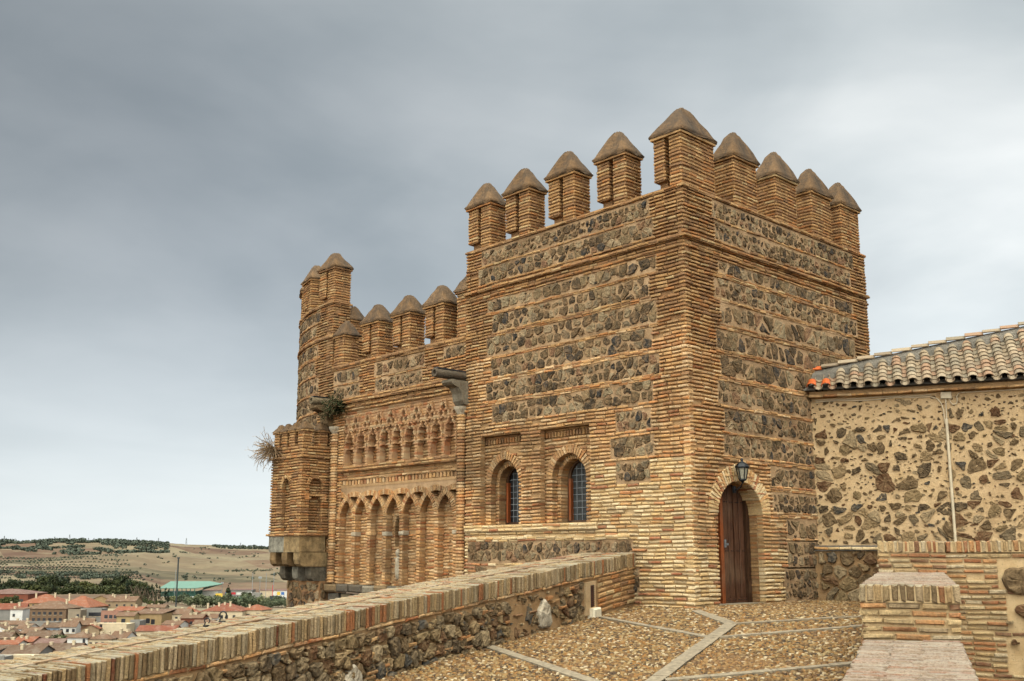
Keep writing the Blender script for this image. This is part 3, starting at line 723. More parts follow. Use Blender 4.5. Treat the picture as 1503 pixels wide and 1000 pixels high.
# --- windows
for c, hw, gm in ((4.92, .32, M_GLASS), (3.055, .35, M_GLASS2)):
    zs = 2.38; Y0, Y1 = c - hw - .01, c + hw + .01
    Fw = lambda u, v, w: FL(u, v, w - .52)
    g = G(); pts = [(c - hw, 1.5)] + arch_pts(c, hw, zs, hw + .04, 20) + [(c + hw, 1.5)]; pts = [(c - hw - .02, 1.5)] + [(p[0], p[1]) for p in pts[1:-1]] + [(c + hw + .02, 1.5)]
    inn = [(c + (p[0] - c) * .80, 1.56 + (p[1] - 1.5) * .925) for p in pts]; k = len(pts)
    for i in range(k - 1):
        for (w0, w1) in ((0, .07),):
            q = [pts[i], pts[i + 1], inn[i + 1], inn[i]]
            g.add([Fw(a, b, w0) for a, b in q] + [Fw(a, b, w1) for a, b in q], BOXF, 0)
    box(g, Fw, c - hw, c + hw, 1.5, 1.565, 0, .075)
    box(g, Fw, c + hw * .70, c + hw * .86, 1.56, 2.40, .02, .10, 1)
    wf = g.build("window", [M_DARKWOOD, M_FRAME], gate)
    g = G(); g.add([Fw(a, b, .02) for a, b in inn] , [tuple(range(k))], 0); g.build("pane", [gm], wf)
    g = G()
    for z in np.arange(1.68, 2.75, .13):
        hh = arch_half(hw * .8, zs * .925 + .17, (hw + .04) * .92, z, 1.5)
        if hh: box(g, Fw, c - hh, c + hh, z, z + .008, .022, .03)
    for f in (-.5, 0, .5):
        zz = 1.56 + (zs - 1.5) * .925 + math.sqrt(1 - f * f) * hw * .9; box(g, Fw, c + f * hw * .8 - .004, c + f * hw * .8 + .004, 1.56, zz, .024, .032)
    g.build("leading", [M_LEAD], wf)
# --- door
g = G(); Fdo = lambda u, v, w: FR(u, v, w - .38)
box(g, Fdo, .70, 2.16, -.02, 2.3, -.10, -.05)
dr = g.build("door", [M_DARKWOOD], gate)
g = G(); box(g, Fdo, .72, .83, 0.0, 2.3, -.04, .09); g.build("post", [M_DARKWOOD], dr); g = G(); box(g, Fdo, 2.06, 2.17, 0.0, 2.3, -.04, .09); g.build("post", [M_DARKWOOD], dr)
g = G()
box(g, Fdo, 1.36, 2.06, .0, 2.25, -.045, -.005, 2)
for (x, w_) in ((.86, .17), (1.04, .19), (1.385, .155), (1.55, .15), (1.735, .15), (1.895, .155)):
    blk(g, Fdo, [(x, .10), (x + w_ - .012, .10), (x + w_ - .012, 2.22), (x, 2.22)], -.04, .035 + R(-.010, .010), 0, .010, .002)
for x in (1.372, 1.722): box(g, Fdo, x, x + .33, .02, .10, -.02, .05)
box(g, Fdo, 1.70, 1.722, .02, 2.22, -.02, .06)
for x in (1.42, 1.49, 1.60, 1.66, 1.78, 1.84, 1.95, 2.01):
    for z in (.06, .95, 1.85): box(g, Fdo, x, x + .014, z, z + .014, .03, .065, 1)
g.build("leaf", [M_DOOR, M_IRON, M_BLACKTAR], dr)
g = G(); box(g, Fdo, 1.24, 1.335, .0, 2.22, -.05, .075); g.build("jamb_board", [M_FRAME], dr)
g = G(); box(g, Fdo, 1.395, 1.42, 1.02, 1.16, .03, .07); box(g, Fdo, 1.40, 1.415, 1.06, 1.10, .07, .12); g.build("handle", [M_LEAD], dr)
g = G(); wbox(g, .72, 2.17, .0, .85, -.06, .012); g.build("threshold", [M_STRIP], gate)

# ================================================================== lantern
ln = tag(empty("wall_lantern", (1.27, -.03, 2.2)), "small black iron lantern with glass sides hung above the arched wooden door", "lantern")
def ring_(g, c, prof, n=6, m=0, rot=0.):
    vs = [Vector((c[0] + r_ * math.cos(2 * math.pi * (i + rot) / n), c[1] + r_ * math.sin(2 * math.pi * (i + rot) / n), c[2] + z)) for r_, z in prof for i in range(n)]
    k = len(prof)
    g.add(vs, [(a * n + i, a * n + (i + 1) % n, (a + 1) * n + (i + 1) % n, (a + 1) * n + i) for a in range(k - 1) for i in range(n)] + [tuple(range(n)), tuple(range((k - 1) * n, k * n))], m)
g = G(); ring_(g, (0, -.17, 0), [(.125, .24), (.13, .265), (.09, .32), (.05, .345), (.03, .36), (.02, .375), (.028, .39), (.02, .41), (.005, .43)]); g.build("lantern_roof", [M_IRON], ln)
g = G(); ring_(g, (0, -.17, 0), [(.06, .045), (.10, .24)]); g.build("glass", [M_LANTGLASS], ln)
g = G()
for i in range(6):
    a = 2 * math.pi * i / 6; p0 = Vector((.064 * math.cos(a), -.17 + .064 * math.sin(a), .04)); p1 = Vector((.106 * math.cos(a), -.17 + .106 * math.sin(a), .245)); d = .007
    g.add([p + Vector((x, y, 0)) for p in (p0, p1) for x, y in ((-d, -d), (d, -d), (d, d), (-d, d))], BOXF)
ring_(g, (0, -.17, 0), [(.01, -.03), (.03, 0), (.07, .02), (.07, .045)])
g.build("cage", [M_IRON], ln)
g = G(); pp = [(0, .03, -.16), (0, -.05, -.14), (0, -.13, -.08), (0, -.17, -.02)]
for a, b in zip(pp, pp[1:]):
    a = Vector(a); b = Vector(b); d = .012; g.add([p + Vector((x, 0, z)) for p in (a, b) for x, z in ((-d, -d), (d, -d), (d, d), (-d, d))], BOXF)
wbox(g, -.03, .03, .0, .035, -.2, -.08); g.build("wall_bracket", [M_IRON], ln)
# ================================================================== LEFT PARAPET (coping slopes down away from the tower)
TH = rad(11.3)
DP = Vector((-math.cos(TH), -math.sin(TH), 0)); NP = Vector((math.sin(TH), -math.cos(TH), 0))
FP = frame((-.01, 1.34, .03), DP, NP, -.0985)
def Fsub(F, du=0, dv=0, dw=0): return lambda u, v, w: F(u + du, v + dv, w + dw)
par = tag(empty("parapet_wall", (0, 0, 0)), "long sloping parapet of rubble stone with upright brick coping beside the cobbled terrace", "parapet")
UE = 17.5
g = G()
box(g, FP, 0, UE, -.75, .6, -1.1, -.005, 1, .5)
stones_spec = (0, UE)
rubble(g, FP, 1.75, 2.5, -.12, .60, s=.19, gap=.02, h=.05, m=0)
rubble(g, FP, 2.5, 3.9, -.14, .60, s=.24, gap=.05, h=.045, m=0, keep=.75)
rubble(g, FP, 3.9, UE, -.16, .60, s=.19, gap=.014, h=.07, m=0, chips=3.)
for k in range(90):
    u, v = R(1.8, UE), R(-.05, .57); l = R(.05, .11); blk(g, FP, [(u - l, v - .02), (u + l, v - .02 + R(-.02, .02)), (u + l, v + .02), (u - l, v + .02)], -.02, .06, 2, .01)
for (u, v) in ((2.95, .22), (7.2, .02)):
    poly = [(u - .18, v - .22), (u + .16, v - .20), (u + .22, v + .05), (u + .02, v + .26), (u - .14, v + .12)]
    stone(g, FP, poly, .01, .075, 3)
courses(g, FP, .0, 1.28, .0, .60, wb=-.1, w1=.03, mw=-.03, P=.088, mb=2, mm=1, fill=.68, L=(.22, .32), skip=.02)
FPv = frame((-.01, 1.34, .03), DP, NP, -.05)
g.build("rubble_face", [M_STONE2, M_MORT, M_BRICKUP, M_PALE], par)
g = G()
courses(g, FP, 0, UE, .600, .650, wb=-.2, w1=.035, mw=.0, P=.05, L=(.2, .3), fill=.75, skip=.04)
g.build("brick_course", [M_BRICK, M_MORT], par)
g = G()
u = .0
WF = .05
while u < UE:
    t = R(.040, .060)
    v0 = .655 + R(-.012, .012); v1 = .895 + R(-.010, .008); w1 = WF + R(-.014, .012)
    m_ = 0
    # standing coping brick : front header and top
    q = [(u + .006, v0), (u + t - .006, v0), (u + t - .006, v1), (u + .006, v1)]
    blk(g, FP, q, -.26 + R(-.02, .02), w1, m_, .010, .004)
    u += t
for (wa, wb_) in ((-.54, -.275), (-.88, -.64), (-1.14, -.89)):
    u = R(0, .03)
    while u < UE:
        t = R(.040, .062); v1 = .893 + R(-.012, .008)
        c0 = R(-.012, .012)
        vs = []
        for (du_, dv_) in ((.004, 0), (t - .006, 0), (t - .012, 1), (.010, 1)):
            pass
        a, b = u + .005, u + t - .005; wA, wB = wa + c0, wb_ + c0 - .012
        vs = [FP(a, .80, wA), FP(b, .80, wA), FP(b, .80, wB), FP(a, .80, wB), FP(a, v1 - .01, wA), FP(b, v1 - .01, wA), FP(b, v1 - .01, wB), FP(a, v1 - .01, wB),
              FP(a + .008, v1, wA + .008), FP(b - .008, v1 + R(-.004, .004), wA + .008), FP(b - .008, v1, wB - .008), FP(a + .008, v1 + R(-.004, .004), wB - .008)]
        g.add(vs, [(0, 1, 5, 4), (1, 2, 6, 5), (2, 3, 7, 6), (3, 0, 4, 7), (4, 5, 9, 8), (5, 6, 10, 9), (6, 7, 11, 10), (7, 4, 8, 11), (8, 9, 10, 11)], 0)
        u += t
u = 0
while u < UE:   # the lengthwise course between the rows
    l = R(.2, .3); v1 = .898 + R(-.006, .006)
    box(g, FP, u + .006, u + l - .006, .8, v1, -.63, -.555, 2); u += l
box(g, FP, 0, UE, .62, .866, -1.12, .012, 1, .5)
g.build("coping", [M_SOLD, M_MORTLOW, mat_blocks("coping_stretcher", [(0, (0.385, 0.238, 0.126)), (.5, (0.420, 0.308, 0.196)), (.8, (0.350, 0.182, 0.091))], (0.420, 0.385, 0.315), .5, nscale=12)], par)
g = G()
box(g, FP, .02, UE, -9, .62, -1.10, -.9, 0, 1.)
g.build("outer_face", [M_MORT], par)
# drain slot
g = G(); box(g, FP, 1.40, 1.72, .02, .56, -.02, .035, 0)
dn = g.build("drain_niche", [M_PLASTER], par)
g = G(); box(g, FP, 1.47, 1.57, .14, .50, .036, .04, 0)
for k in range(11): box(g, FP, 1.47, 1.57, .155 + k * .032, .17 + k * .032, .04, .05, 1)
g.build("grille", [M_IRON, flat("rust", (.12, .05, .035), .8)], dn)
g = G(); blk(g, FP, [(1.36, -.06), (1.62, -.06), (1.61, .13), (1.38, .13)], -.02, .13, 0, .02, .006); g.build("block", [M_PALEBLOCK], dn)
# iron rings fixed in the coping
for k, (u, w, lab) in enumerate(((8.41, -.98, "larger looped iron hook standing on the parapet coping, nearer the tower"), (8.72, -.88, "smaller bent iron hook on the parapet coping, farther from the tower"))):
    p = FP(u, .89, w); e = tag(empty("iron_hook", p), lab, "iron hook", "iron hooks on the parapet")
    g = G(); s = .8 if k == 0 else .62; path = [(-.045, 0), (-.045, .03), (-.03, .07)] + [(.05 * math.cos(t), .10 + .05 * math.sin(t)) for t in np.linspace(math.pi * 1.1, -math.pi * .3, 12)]
    vs = []; n = 6
    for i, (a, b) in enumerate(path):
        a2, b2 = path[min(i + 1, len(path) - 1)]; a1, b1 = path[max(i - 1, 0)]; tx, tz = a2 - a1, b2 - b1; l = math.hypot(tx, tz) or 1; nx, nz = -tz / l, tx / l
        for j in range(n):
            t = 2 * math.pi * j / n; c = math.cos(t) * .011; d = math.sin(t) * .011
            pt = RH * ((a + nx * c) * s) + FH * (d) + Vector((0, 0, (b + nz * c) * s)); vs.append(pt)
    g.add(vs, [(i * n + j, i * n + (j + 1) % n, (i + 1) * n + (j + 1) % n, (i + 1) * n + j) for i in range(len(path) - 1) for j in range(n)], 0)
    g.build("loop", [M_IRON], e, True)
    g = G(); ledge(g, -.04, .02, -.025, .025, -.01, .012); g.build("base_plate", [M_IRON], e)

# ================================================================== SIDE BUILDING
SA = rad(-64.5); S_ = Vector((math.cos(SA), math.sin(SA), 0)); NS = Vector((S_.y, -S_.x, 0)); AUP = -NS
FSB = frame((4.10, 0, 0), S_, NS)
sb = tag(empty("side_building"), "low building with cream rubble wall and curved clay tile roof joined to the tower", "building")
g = G(); box(g, FSB, -.8, 9., -3.2, 4.03, -.5, 0, 1, .5)
def blob(u, v, q, e=1., h=.03):
    n = random.randint(5, 8); a0 = R(0, 6); tl = R(-.5, .5); ct, sn = math.cos(tl), math.sin(tl); P_ = []
    for i in range(n):
        t_ = a0 + 2 * math.pi * (i + R(-.25, .25)) / n; k_ = R(.62, 1.25); x_, y_ = q * e * k_ * math.cos(t_), q * k_ / math.sqrt(e) * math.sin(t_); P_.append((u + x_ * ct - y_ * sn, v + x_ * sn + y_ * ct))
    stone(g, FSB, P_, .003, h, 0, rough=.02 if q > .06 else .01)
placed = []
for (s_, v0_, v1_, gp) in ((.20, 1.08, 1.9, .018), (.23, 1.9, 2.7, .022), (.19, 2.7, 3.45, .024), (.20, 3.45, 3.95, .05)):
    for poly in cells(.02, 7.3, v0_, v1_, s_, jit=.60, asp=1.15):
        if R(0, 1) > (.94 if v0_ < 3 else .55): continue
        cu_ = sum(p[0] for p in poly) / len(poly); cv_ = sum(p[1] for p in poly) / len(poly); k_ = random.choice((.4, .6, .8, .95, 1.08, 1.15)); P_ = [(cu_ + (p[0] - cu_) * k_, cv_ + (p[1] - cv_) * k_) for p in poly]
        stone(g, FSB, P_, gp * R(.5, 1.3), R(.008, .05), 0, rough=.016, rnd=R(0, 1) < .75)
        placed.append((cu_, cv_, s_ * .42 * k_))
for k in range(9000):
    u, v, q = R(.03, 7.3), R(1.1, 3.95), random.choice((R(.015, .03), R(.03, .055)))
    if all((u - a) ** 2 + (v - b) ** 2 > ((q + c) * 1.12) ** 2 for a, b, c in placed if abs(a - u) < .4):
        placed.append((u, v, q)); blob(u, v, q, R(.9, 1.8), R(.004, .025))
    if len(placed) > 1150: break
wall_sb = g.build("rubble_wall", [M_STONE2, M_PLASTER], sb)
g = G(); box(g, FSB, -.3, 4.5, -1., .98, 0, .13, 1, .5)
rubble(g, Fsub(FSB, 0, 0, .13), 0.0, 4.5, -.3, .98, s=.27, gap=.018, h=.07, m=0)
g.build("wall_footing", [M_STONE2, M_MORT], sb)
g = G(); u = -.06
while u < 2.6:
    l = R(.2, .3); blk(g, FSB, [(u + .006, .985), (u + l, .985), (u + l, 1.035), (u + .006, 1.035)], -.01, .22 + R(-.01, .01), 0, .012)
    u += l
box(g, FSB, -.05, 2.6, 1.03, 1.07, 0, .15, 1); box(g, FSB, -.05, 2.6, .96, .987, 0, .19, 1)
g.build("brick_ledge", [M_BRICKLOW, M_GREYMORT], sb)
# roof
SL = rad(33); OR_ = Vector((4.10, 0, 4.16)) + NS * .30
UPV = AUP * math.cos(SL) + Vector((0, 0, math.sin(SL))); NR = Vector((0, 0, 1)) * math.cos(SL) - AUP * math.sin(SL)
def FRF(s, t, h): return OR_ + S_ * s + UPV * t + NR * h
def hip(s): return .60 + .405 * max(s, 0)
g = G()
def tile(g, s, t, L_, r0_, r1_, h, up=True, m=0, n=7, th=.012):
    vs = []; tw = R(-.012, .012); hh = h + R(-.004, .004)
    for (tt, rr, dh) in ((t, r0_, .018), (t + L_, r1_, 0.)):
        for rad_ in (rr, rr - th):
            for i in range(n):
                a = math.pi * (i / (n - 1)); x = rad_ * math.cos(a); z = rad_ * math.sin(a) * .85
                if not up: z = -z
                vs.append(FRF(s + x + (tw if tt == t else 0), tt, hh + dh + z))
    A, B, C_, D_ = 0, n, 2 * n, 3 * n; fs = []
    for i in range(n - 1):
        fs += [(A + i, A + i + 1, C_ + i + 1, C_ + i), (B + i, B + i + 1, D_ + i + 1, D_ + i), (A + i, A + i + 1, B + i + 1, B + i)]
    fs += [(A, B, D_, C_), (A + n - 1, B + n - 1, D_ + n - 1, C_ + n - 1)]
    g.add(vs, fs, m)
pit = .272; s = .06; col_i = 0
while s < 9.2:
    top = hip(s) - .16; t = R(-.02, .015)
    while t < max(top, .15):
        mt = 2 if col_i < 2 else 0
        tile(g, s, t, .30, .098, .080, .055, True, mt); t += .185
        if col_i < 2: break
    t = -.045
    while t < hip(s + pit / 2) - .1:
        tile(g, s + pit / 2, t, .30, .085, .095, .075, False, 0); t += .19
    s += pit; col_i += 1
# roof bed, hip fillet and far slope
def poly_(g, pts, m): g.add(pts, [tuple(range(len(pts)))], m)
SE = 9.2
poly_(g, [FRF(-.2, 0.02, .0), FRF(SE, 0.02, .0), FRF(SE, hip(SE), .0), FRF(-.2, hip(0), .0)], 1)
n = 70
for i in range(n):   # rough mortar fillet along the hip
    a, b = -.2 + (SE + .2) * i / n, -.2 + (SE + .2) * (i + 1) / n
    def row(s_): 
        hh = hip(s_); return [FRF(s_, hh - .26 + .03 * math.sin(s_ * 11), .03), FRF(s_, hh - .13, .115 + .02 * mnoise.noise(Vector((s_ * 5, 0, 0)))), FRF(s_, hh + .0, .15 + .015 * mnoise.noise(Vector((s_ * 7, 3, 0)))), FRF(s_, hh + .08, .10), FRF(s_, hh + .12, -.3)]
    A_, B_ = row(a), row(b)
    for k in range(4): g.add([A_[k], B_[k], B_[k + 1], A_[k + 1]], [(0, 1, 2, 3)], 1)
s = -.1; j = 0
while s < SE:       # stepped flat tiles on the crest
    L_ = R(.34, .42); h0, h1 = hip(s), hip(s + L_)
    vs = []
    for (ss, hh, dh) in ((s, h0, .15 + .055), (s + L_, h1, .15 + .01)):
        for (dt, dz) in ((-.03, 0), (.11, 0), (.11, .022), (-.03, .022)): vs.append(FRF(ss, hh + dt, dh + dz + R(-.006, .006)))
    g.add(vs, BOXF, 0 if j else 2); s += L_ * .97; j += 1
top_ = [FRF(s_, hip(s_) + .1, 0.1) for s_ in (-.2, SE)]
poly_(g, [top_[0], top_[1], top_[1] + AUP * 4 + Vector((0, 0, -2.6)) - S_ * 2, top_[0] + AUP * 2 + Vector((0, 0, -1.4))], 1)
g.build("roof", [M_TILE, M_GREYMORT, M_TILEO], sb)
g = G(); u = -.02
while u < SE:
    l = R(.26, .30); blk(g, FSB, [(u + .005, 4.035), (u + l, 4.035), (u + l, 4.075), (u + .005, 4.075)], -.1, .20 + R(-.006, .006), 0, .006); u += l
box(g, FSB, 0, SE, 4.076, 4.15, -.3, .16, 1)
g.build("eave_course", [M_BRICK, M_MORT], sb)
# conduit, box and loop
def tube(g, pts, r_, n=7, m=0):
    vs = []
    for i, p in enumerate(pts):
        a = pts[max(0, i - 1)]; b = pts[min(len(pts) - 1, i + 1)]; t = (b - a).normalized(); x = t.cross(Vector((.3, .2, .93))); 
        if x.length < .2: x = t.cross(Vector((1, 0, 0)))
        x.normalize(); y = t.cross(x)
        for j in range(n): vs.append(p + x * r_ * math.cos(2 * math.pi * j / n) + y * r_ * math.sin(2 * math.pi * j / n))
    g.add(vs, [(i * n + j, i * n + (j + 1) % n, (i + 1) * n + (j + 1) % n, (i + 1) * n + j) for i in range(len(pts) - 1) for j in range(n)], m)
g = G(); tube(g, [FSB(2.535 - .0 * i, 3.42 - 2.3 * i / 6, .03) for i in range(7)], .030); tube(g, [FSB(2.53, 3.5, .03), FSB(2.53, 3.40, .03)], .036)
g.build("drainpipe", [M_CREAMPIPE], sb, True)
g = G()
tube(g, [FSB(.1 + .2 * i, 3.955 + .012 * math.sin(i), .02) for i in range(11)] + [FSB(2.28, 3.95, .02), FSB(2.40, 3.90, .02), FSB(2.47, 3.80, .02), FSB(2.50, 3.65, .02), FSB(2.50, 3.45, .02)], .011)
tube(g, [FSB(.1 + .2 * i, 3.99 + .006 * math.sin(i + 1), .02) for i in range(12)], .010)
tube(g, [FSB(2.55, 3.9, .02), FSB(2.545, 3.6, .02), FSB(2.54, 3.45, .02)], .012)
tube(g, [FSB(2.62, 3.9, .03), FSB(2.63, 3.82, .03), FSB(2.68, 3.77, .03), FSB(2.74, 3.79, .03), FSB(2.76, 3.86, .03), FSB(2.75, 3.93, .03), FSB(2.80, 3.99, .03), FSB(2.9, 4.0, .02), FSB(4.0, 4.0, .02), FSB(8.0, 4.0, .02)], .011)
g.build("cable", [M_CREAMPIPE], sb, True)
g = G(); blk(g, FSB, [(2.46, 3.885), (2.66, 3.885), (2.66, 4.02), (2.46, 4.02)], 0, .07, 0, .008, .001); g.build("junction_box", [M_CREAMPIPE], sb)

# ================================================================== STEPPED WALL (right foreground)
AA = rad(25.5); A_ = Vector((math.cos(AA), math.sin(AA), 0)); Sx = Vector((math.sin(AA), -math.cos(AA), 0))
P0 = Vector((-4.97, -5.76, 0))
FSt = frame(P0, Sx, -A_)                # u across (0..W), v up, w toward the camera (-A)
st = tag(empty("stepped_wall"), "stepped brick and stone wall with brick coping in the right foreground", "wall")
Wd = .87
def coping_front(g, F, u0, u1, v0, v1, wb, wf, t=(.055, .085), mb=0, mm=1, gap=.012):
    box(g, F, u0 + .01, u1 - .01, v0 - .005, v1 - .012, wb, wf - .018, mm)
    u = u0
    while u < u1 - .02:
        d = R(*t); e = min(u + d, u1)
        if u1 - e < .04: e = u1
        blk(g, F, [(u + gap * R(.5, 1.3), v0 + R(-.008, .008)), (e - gap * .5, v0 + R(-.008, .008)), (e - gap * .5, v1 + R(-.006, .005)), (u + gap * .7, v1)], wb, wf + R(-.01, .01), mb, .014, .005)
        u = e
def crossrows(g, F, u0, u1, w0, w1, v, t=(.038, .055), mb=0, mm=1, slope=0.):
    """bricks on edge lying across the wall top, from w0 back to w1"""
    w = w0
    while w < w1:
        d = R(*t); u = u0 + R(-.02, .01)
        while u < u1 - .03:
            l = R(.22, .30); e = u + l
            if u1 - e < .1: e = u1 + R(-.01, .015)
            vv = v + slope * w + R(-.008, .006); a, b, c, d_ = u + .006, e - .006, w + .006, w + d - .005
            vs = [F(x, y, z) for (y, i_) in ((v + slope * w - .06, 0), (vv - .01, 0), (vv, .008)) for (x, z) in ((a + i_, c + i_), (b - i_, c + i_), (b - i_, d_ - i_), (a + i_, d_ - i_))]
            g.add(vs, [(8, 9, 10, 11)] + [(k, (k + 1) % 4, 4 + (k + 1) % 4, 4 + k) for k in range(4)] + [(4 + k, 4 + (k + 1) % 4, 8 + (k + 1) % 4, 8 + k) for k in range(4)], mb)
            u = e
        w += d
M_TOPB = mat_blocks("coping_top_brick", [(0, (0.313, 0.218, 0.149)), (.25, (0.258, 0.178, 0.118)), (.5, (0.354, 0.277, 0.198)), (.7, (0.299, 0.165, 0.105)), (.85, (0.224, 0.158, 0.112))], (0.340, 0.277, 0.211), .5, nscale=14, bd=.008, lichen=(0.354, 0.317, 0.260), stainamt=.3)
WM = [M_BRICKSTEP, M_MORTLOW, M_STONE2, M_SOLD, M_TOPB, M_GREYMORT]
g = G()  # near sloping part
box(g, FSt, -.005, Wd + .01, -2.5, -.045, 0, 7.0, 1, .5); box(g, FSt, -.0, Wd, -.04, .043, 0, 1.6, 5); box(g, FSt, -.0, Wd, -.04, .022, 1.6, 3.2, 5); box(g, FSt, 0., Wd, -.04, .0, 3.2, 4.8, 5)
crossrows(g, FSt, 0, Wd, .0, 6.8, .075, mb=4, slope=-.014)
courses(g, frame(P0, A_, -Sx), -6.8, 0, -1.2, .0, mb=0, mm=1, wb=-.05)
g.build("lower_step", WM, st)
g = G()  # middle step
box(g, FSt, 0.012, Wd - .012, .0, .43, -5.6, -.012, 1)
courses(g, FSt, 0, Wd, .06, .425, wb=-.1, w1=.02, P=.0735, mb=0, mm=1, L=(.24, .34), ext=(.012, .012), skip=0, fill=.64)
coping_front(g, FSt, -.03, Wd + .03, .430, .592, -.26, .035, mb=3)
box(g, FSt, 0, Wd, .42, .555, -5.6, -.25, 1)
crossrows(g, FSt, -.02, Wd + .02, -5.55, -.27, .585, mb=4, slope=-.008)
courses(g, frame(P0, A_, -Sx), 0, 5.6, -1.2, .5, mb=0, mm=1, wb=-.05)
g.build("middle_step", WM, st)
g = G()  # upper step, runs back to the side building
Fu = Fsub(FSt, 0, 0, -5.67); W2 = .93
box(g, Fu, 0.012, W2, -.5, .915, -5.0, -.012, 1)
courses(g, Fu, 0, W2, .52, .915, wb=-.1, w1=.02, P=.0735, mb=0, mm=1, L=(.24, .34), ext=(.012, 0), skip=0, fill=.60)
coping_front(g, Fu, -.02, W2, .925, 1.085, -.26, .03, t=(.06, .09), mb=0, gap=.016)
box(g, Fu, 0, W2, .9, 1.05, -5, -.25, 1)
crossrows(g, Fu, -.02, W2, -5.0, -.27, 1.08, mb=4)
courses(g, frame(P0 + A_ * 5.67, A_, -Sx), 0, 4.9, -.6, .9, mb=0, mm=1, wb=-.05)
g.build("upper_step", WM, st)
g = G()  # wall running off to the right
Fr = Fsub(FSt, 0, 0, -5.67 - .12); UR = 8.5
rub_ = [(W2 + .68, UR, .38, .86), (W2 + .76, UR, -.22, .30), (W2 + .72, UR, -.82, -.30), (W2 + .80, UR, -1.4, -.90)]
courses(g, Fr, W2 - .02, UR, -2.4, .905, rub=rub_, wb=-.4, w1=.012, P=.0735, mb=0, mm=1, L=(.22, .32))
for r_ in rub_:
    rubble(g, Fr, r_[0] + 1.0, r_[1], r_[2] + .02, r_[3] - .02, s=.36, gap=.075, h=.05, m=2, keep=.85, asp=1.2, chips=.3)
def bigst(px, py, wx, wy, m=2):
    u = W2 + (px - 1373) * .01055; v = .88 + (815 - py) * .01055; n = 8; a0 = R(0, 6)
    stone(g, Fr, [(u + wx * .0053 * R(.7, 1.2) * math.cos(a0 + 2 * math.pi * i / n), v + wy * .0053 * R(.7, 1.2) * math.sin(a0 + 2 * math.pi * i / n)) for i in range(n)], .004, .06, m, rough=.02)
for a_ in ((1465, 848, 46, 40), (1469, 891, 28, 22), (1485, 912, 40, 26), (1477, 962, 44, 30), (1499, 829, 16, 12), (1501, 858, 18, 16), (1499, 889, 20, 14), (1500, 944, 22, 16), (1452, 932, 12, 8), (1466, 985, 26, 14), (1498, 985, 18, 18), (1448, 905, 10, 7)): bigst(*a_)
coping_front(g, Fr, W2 - .0, UR, .925, 1.085, -.26, .03, t=(.06, .095), mb=0, gap=.018)
box(g, Fr, W2, UR, .5, 1.05, -1.0, -.25, 1)
crossrows(g, Fr, W2, UR, -1.0, -.27, 1.08, mb=4)
g.build("side_wall", WM, st)

# ================================================================== PLAZA
def gz(x, y):
    k = .1 * x
    return k if x < -.6 else (-.06 + .1 * (x + .6) * (1 - (x + .6) / 2.4) if x < .6 else 0.0)
def inplaza(x, y):
    w = (x - 0) * NP.x + (y - 1.34) * NP.y
    a = (x - P0.x) * Sx.x + (y - P0.y) * Sx.y
    sw = (x - 4.1) * NS.x + y * NS.y
    return w > -.05 and a < .45 and sw > -.2 and not (x > .05 and y > .05 and not (.7 < x < 2.2 and y < .72))
g = G(); st_ = .25; idx = {}
nx, ny = int(34 / st_), int(24 / st_)
vs = []; fs = []
for i in range(nx + 1):
    for k in range(ny + 1):
        x, y = -29 + i * st_, -20 + k * st_
        vs.append(Vector((x, y, gz(x, y) - .012 + .012 * mnoise.noise(Vector((x * .8, y * .8, 0))))))
for i in range(nx):
    for k in range(ny):
        x, y = -29 + (i + .5) * st_, -20 + (k + .5) * st_
        w = x * NP.x + (y - 1.34) * NP.y; a = (x - P0.x) * Sx.x + (y - P0.y) * Sx.y
        if w > -.4 and a < .5: fs.append((i * (ny + 1) + k, (i + 1) * (ny + 1) + k, (i + 1) * (ny + 1) + k + 1, i * (ny + 1) + k + 1))
g.add(vs, fs, 0)
pz = tag(g.build("plaza_ground", [M_SOIL]), kind="structure")
strips = [((-6.6, -3.9), (-1.40, -1.72), .20, 0), ((-.42, -.33), (-1.42, -1.72), .16, 0), ((-1.45, -1.76), (.2, -3.6), .10, 1), ((-2.60, -2.20), (-.85, -3.75), .10, 0), ((-1.5, .82), (-2.55, -2.13), .10, 0), ((-4.3, .55), (-5.9, -3.55), .14, 0), ((-5.15, -3.42), (-3.3, -4.95), .13, 0)]
def instrip(x, y):
    for (a, b, w, _) in strips:
        dx, dy = b[0] - a[0], b[1] - a[1]; L2 = dx * dx + dy * dy; t = ((x - a[0]) * dx + (y - a[1]) * dy) / L2
        if -.01 < t < 1.01 and abs((x - a[0]) * dy - (y - a[1]) * dx) / math.sqrt(L2) < w / 2 + .01: return True
    return False
g = G()
for (a, b, w, dark) in strips:
    L_ = math.hypot(b[0] - a[0], b[1] - a[1]); dx, dy = (b[0] - a[0]) / L_, (b[1] - a[1]) / L_; t = 0
    while t < L_:
        l = min(R(.45, .9), L_ - t)
        if l < .05: break
        pts = []
        for (tt, ss) in ((t + .006, -1), (t + l - .006, -1), (t + l - .006, 1), (t + .006, 1)):
            x = a[0] + dx * tt - dy * ss * w / 2 + R(-.006, .006); y = a[1] + dy * tt + dx * ss * w / 2 + R(-.006, .006); pts.append(Vector((x, y, gz(x, y) + .024 + R(-.003, .003))))
        g.add([p - Vector((0, 0, .06)) for p in pts] + pts, BOXF, 1 if dark else 0); t += l
tag(g.build("paving_strips", [M_STRIP, flat("dark_paving", (.22, .17, .11), .9, 0, 12, .4)]), kind="structure")
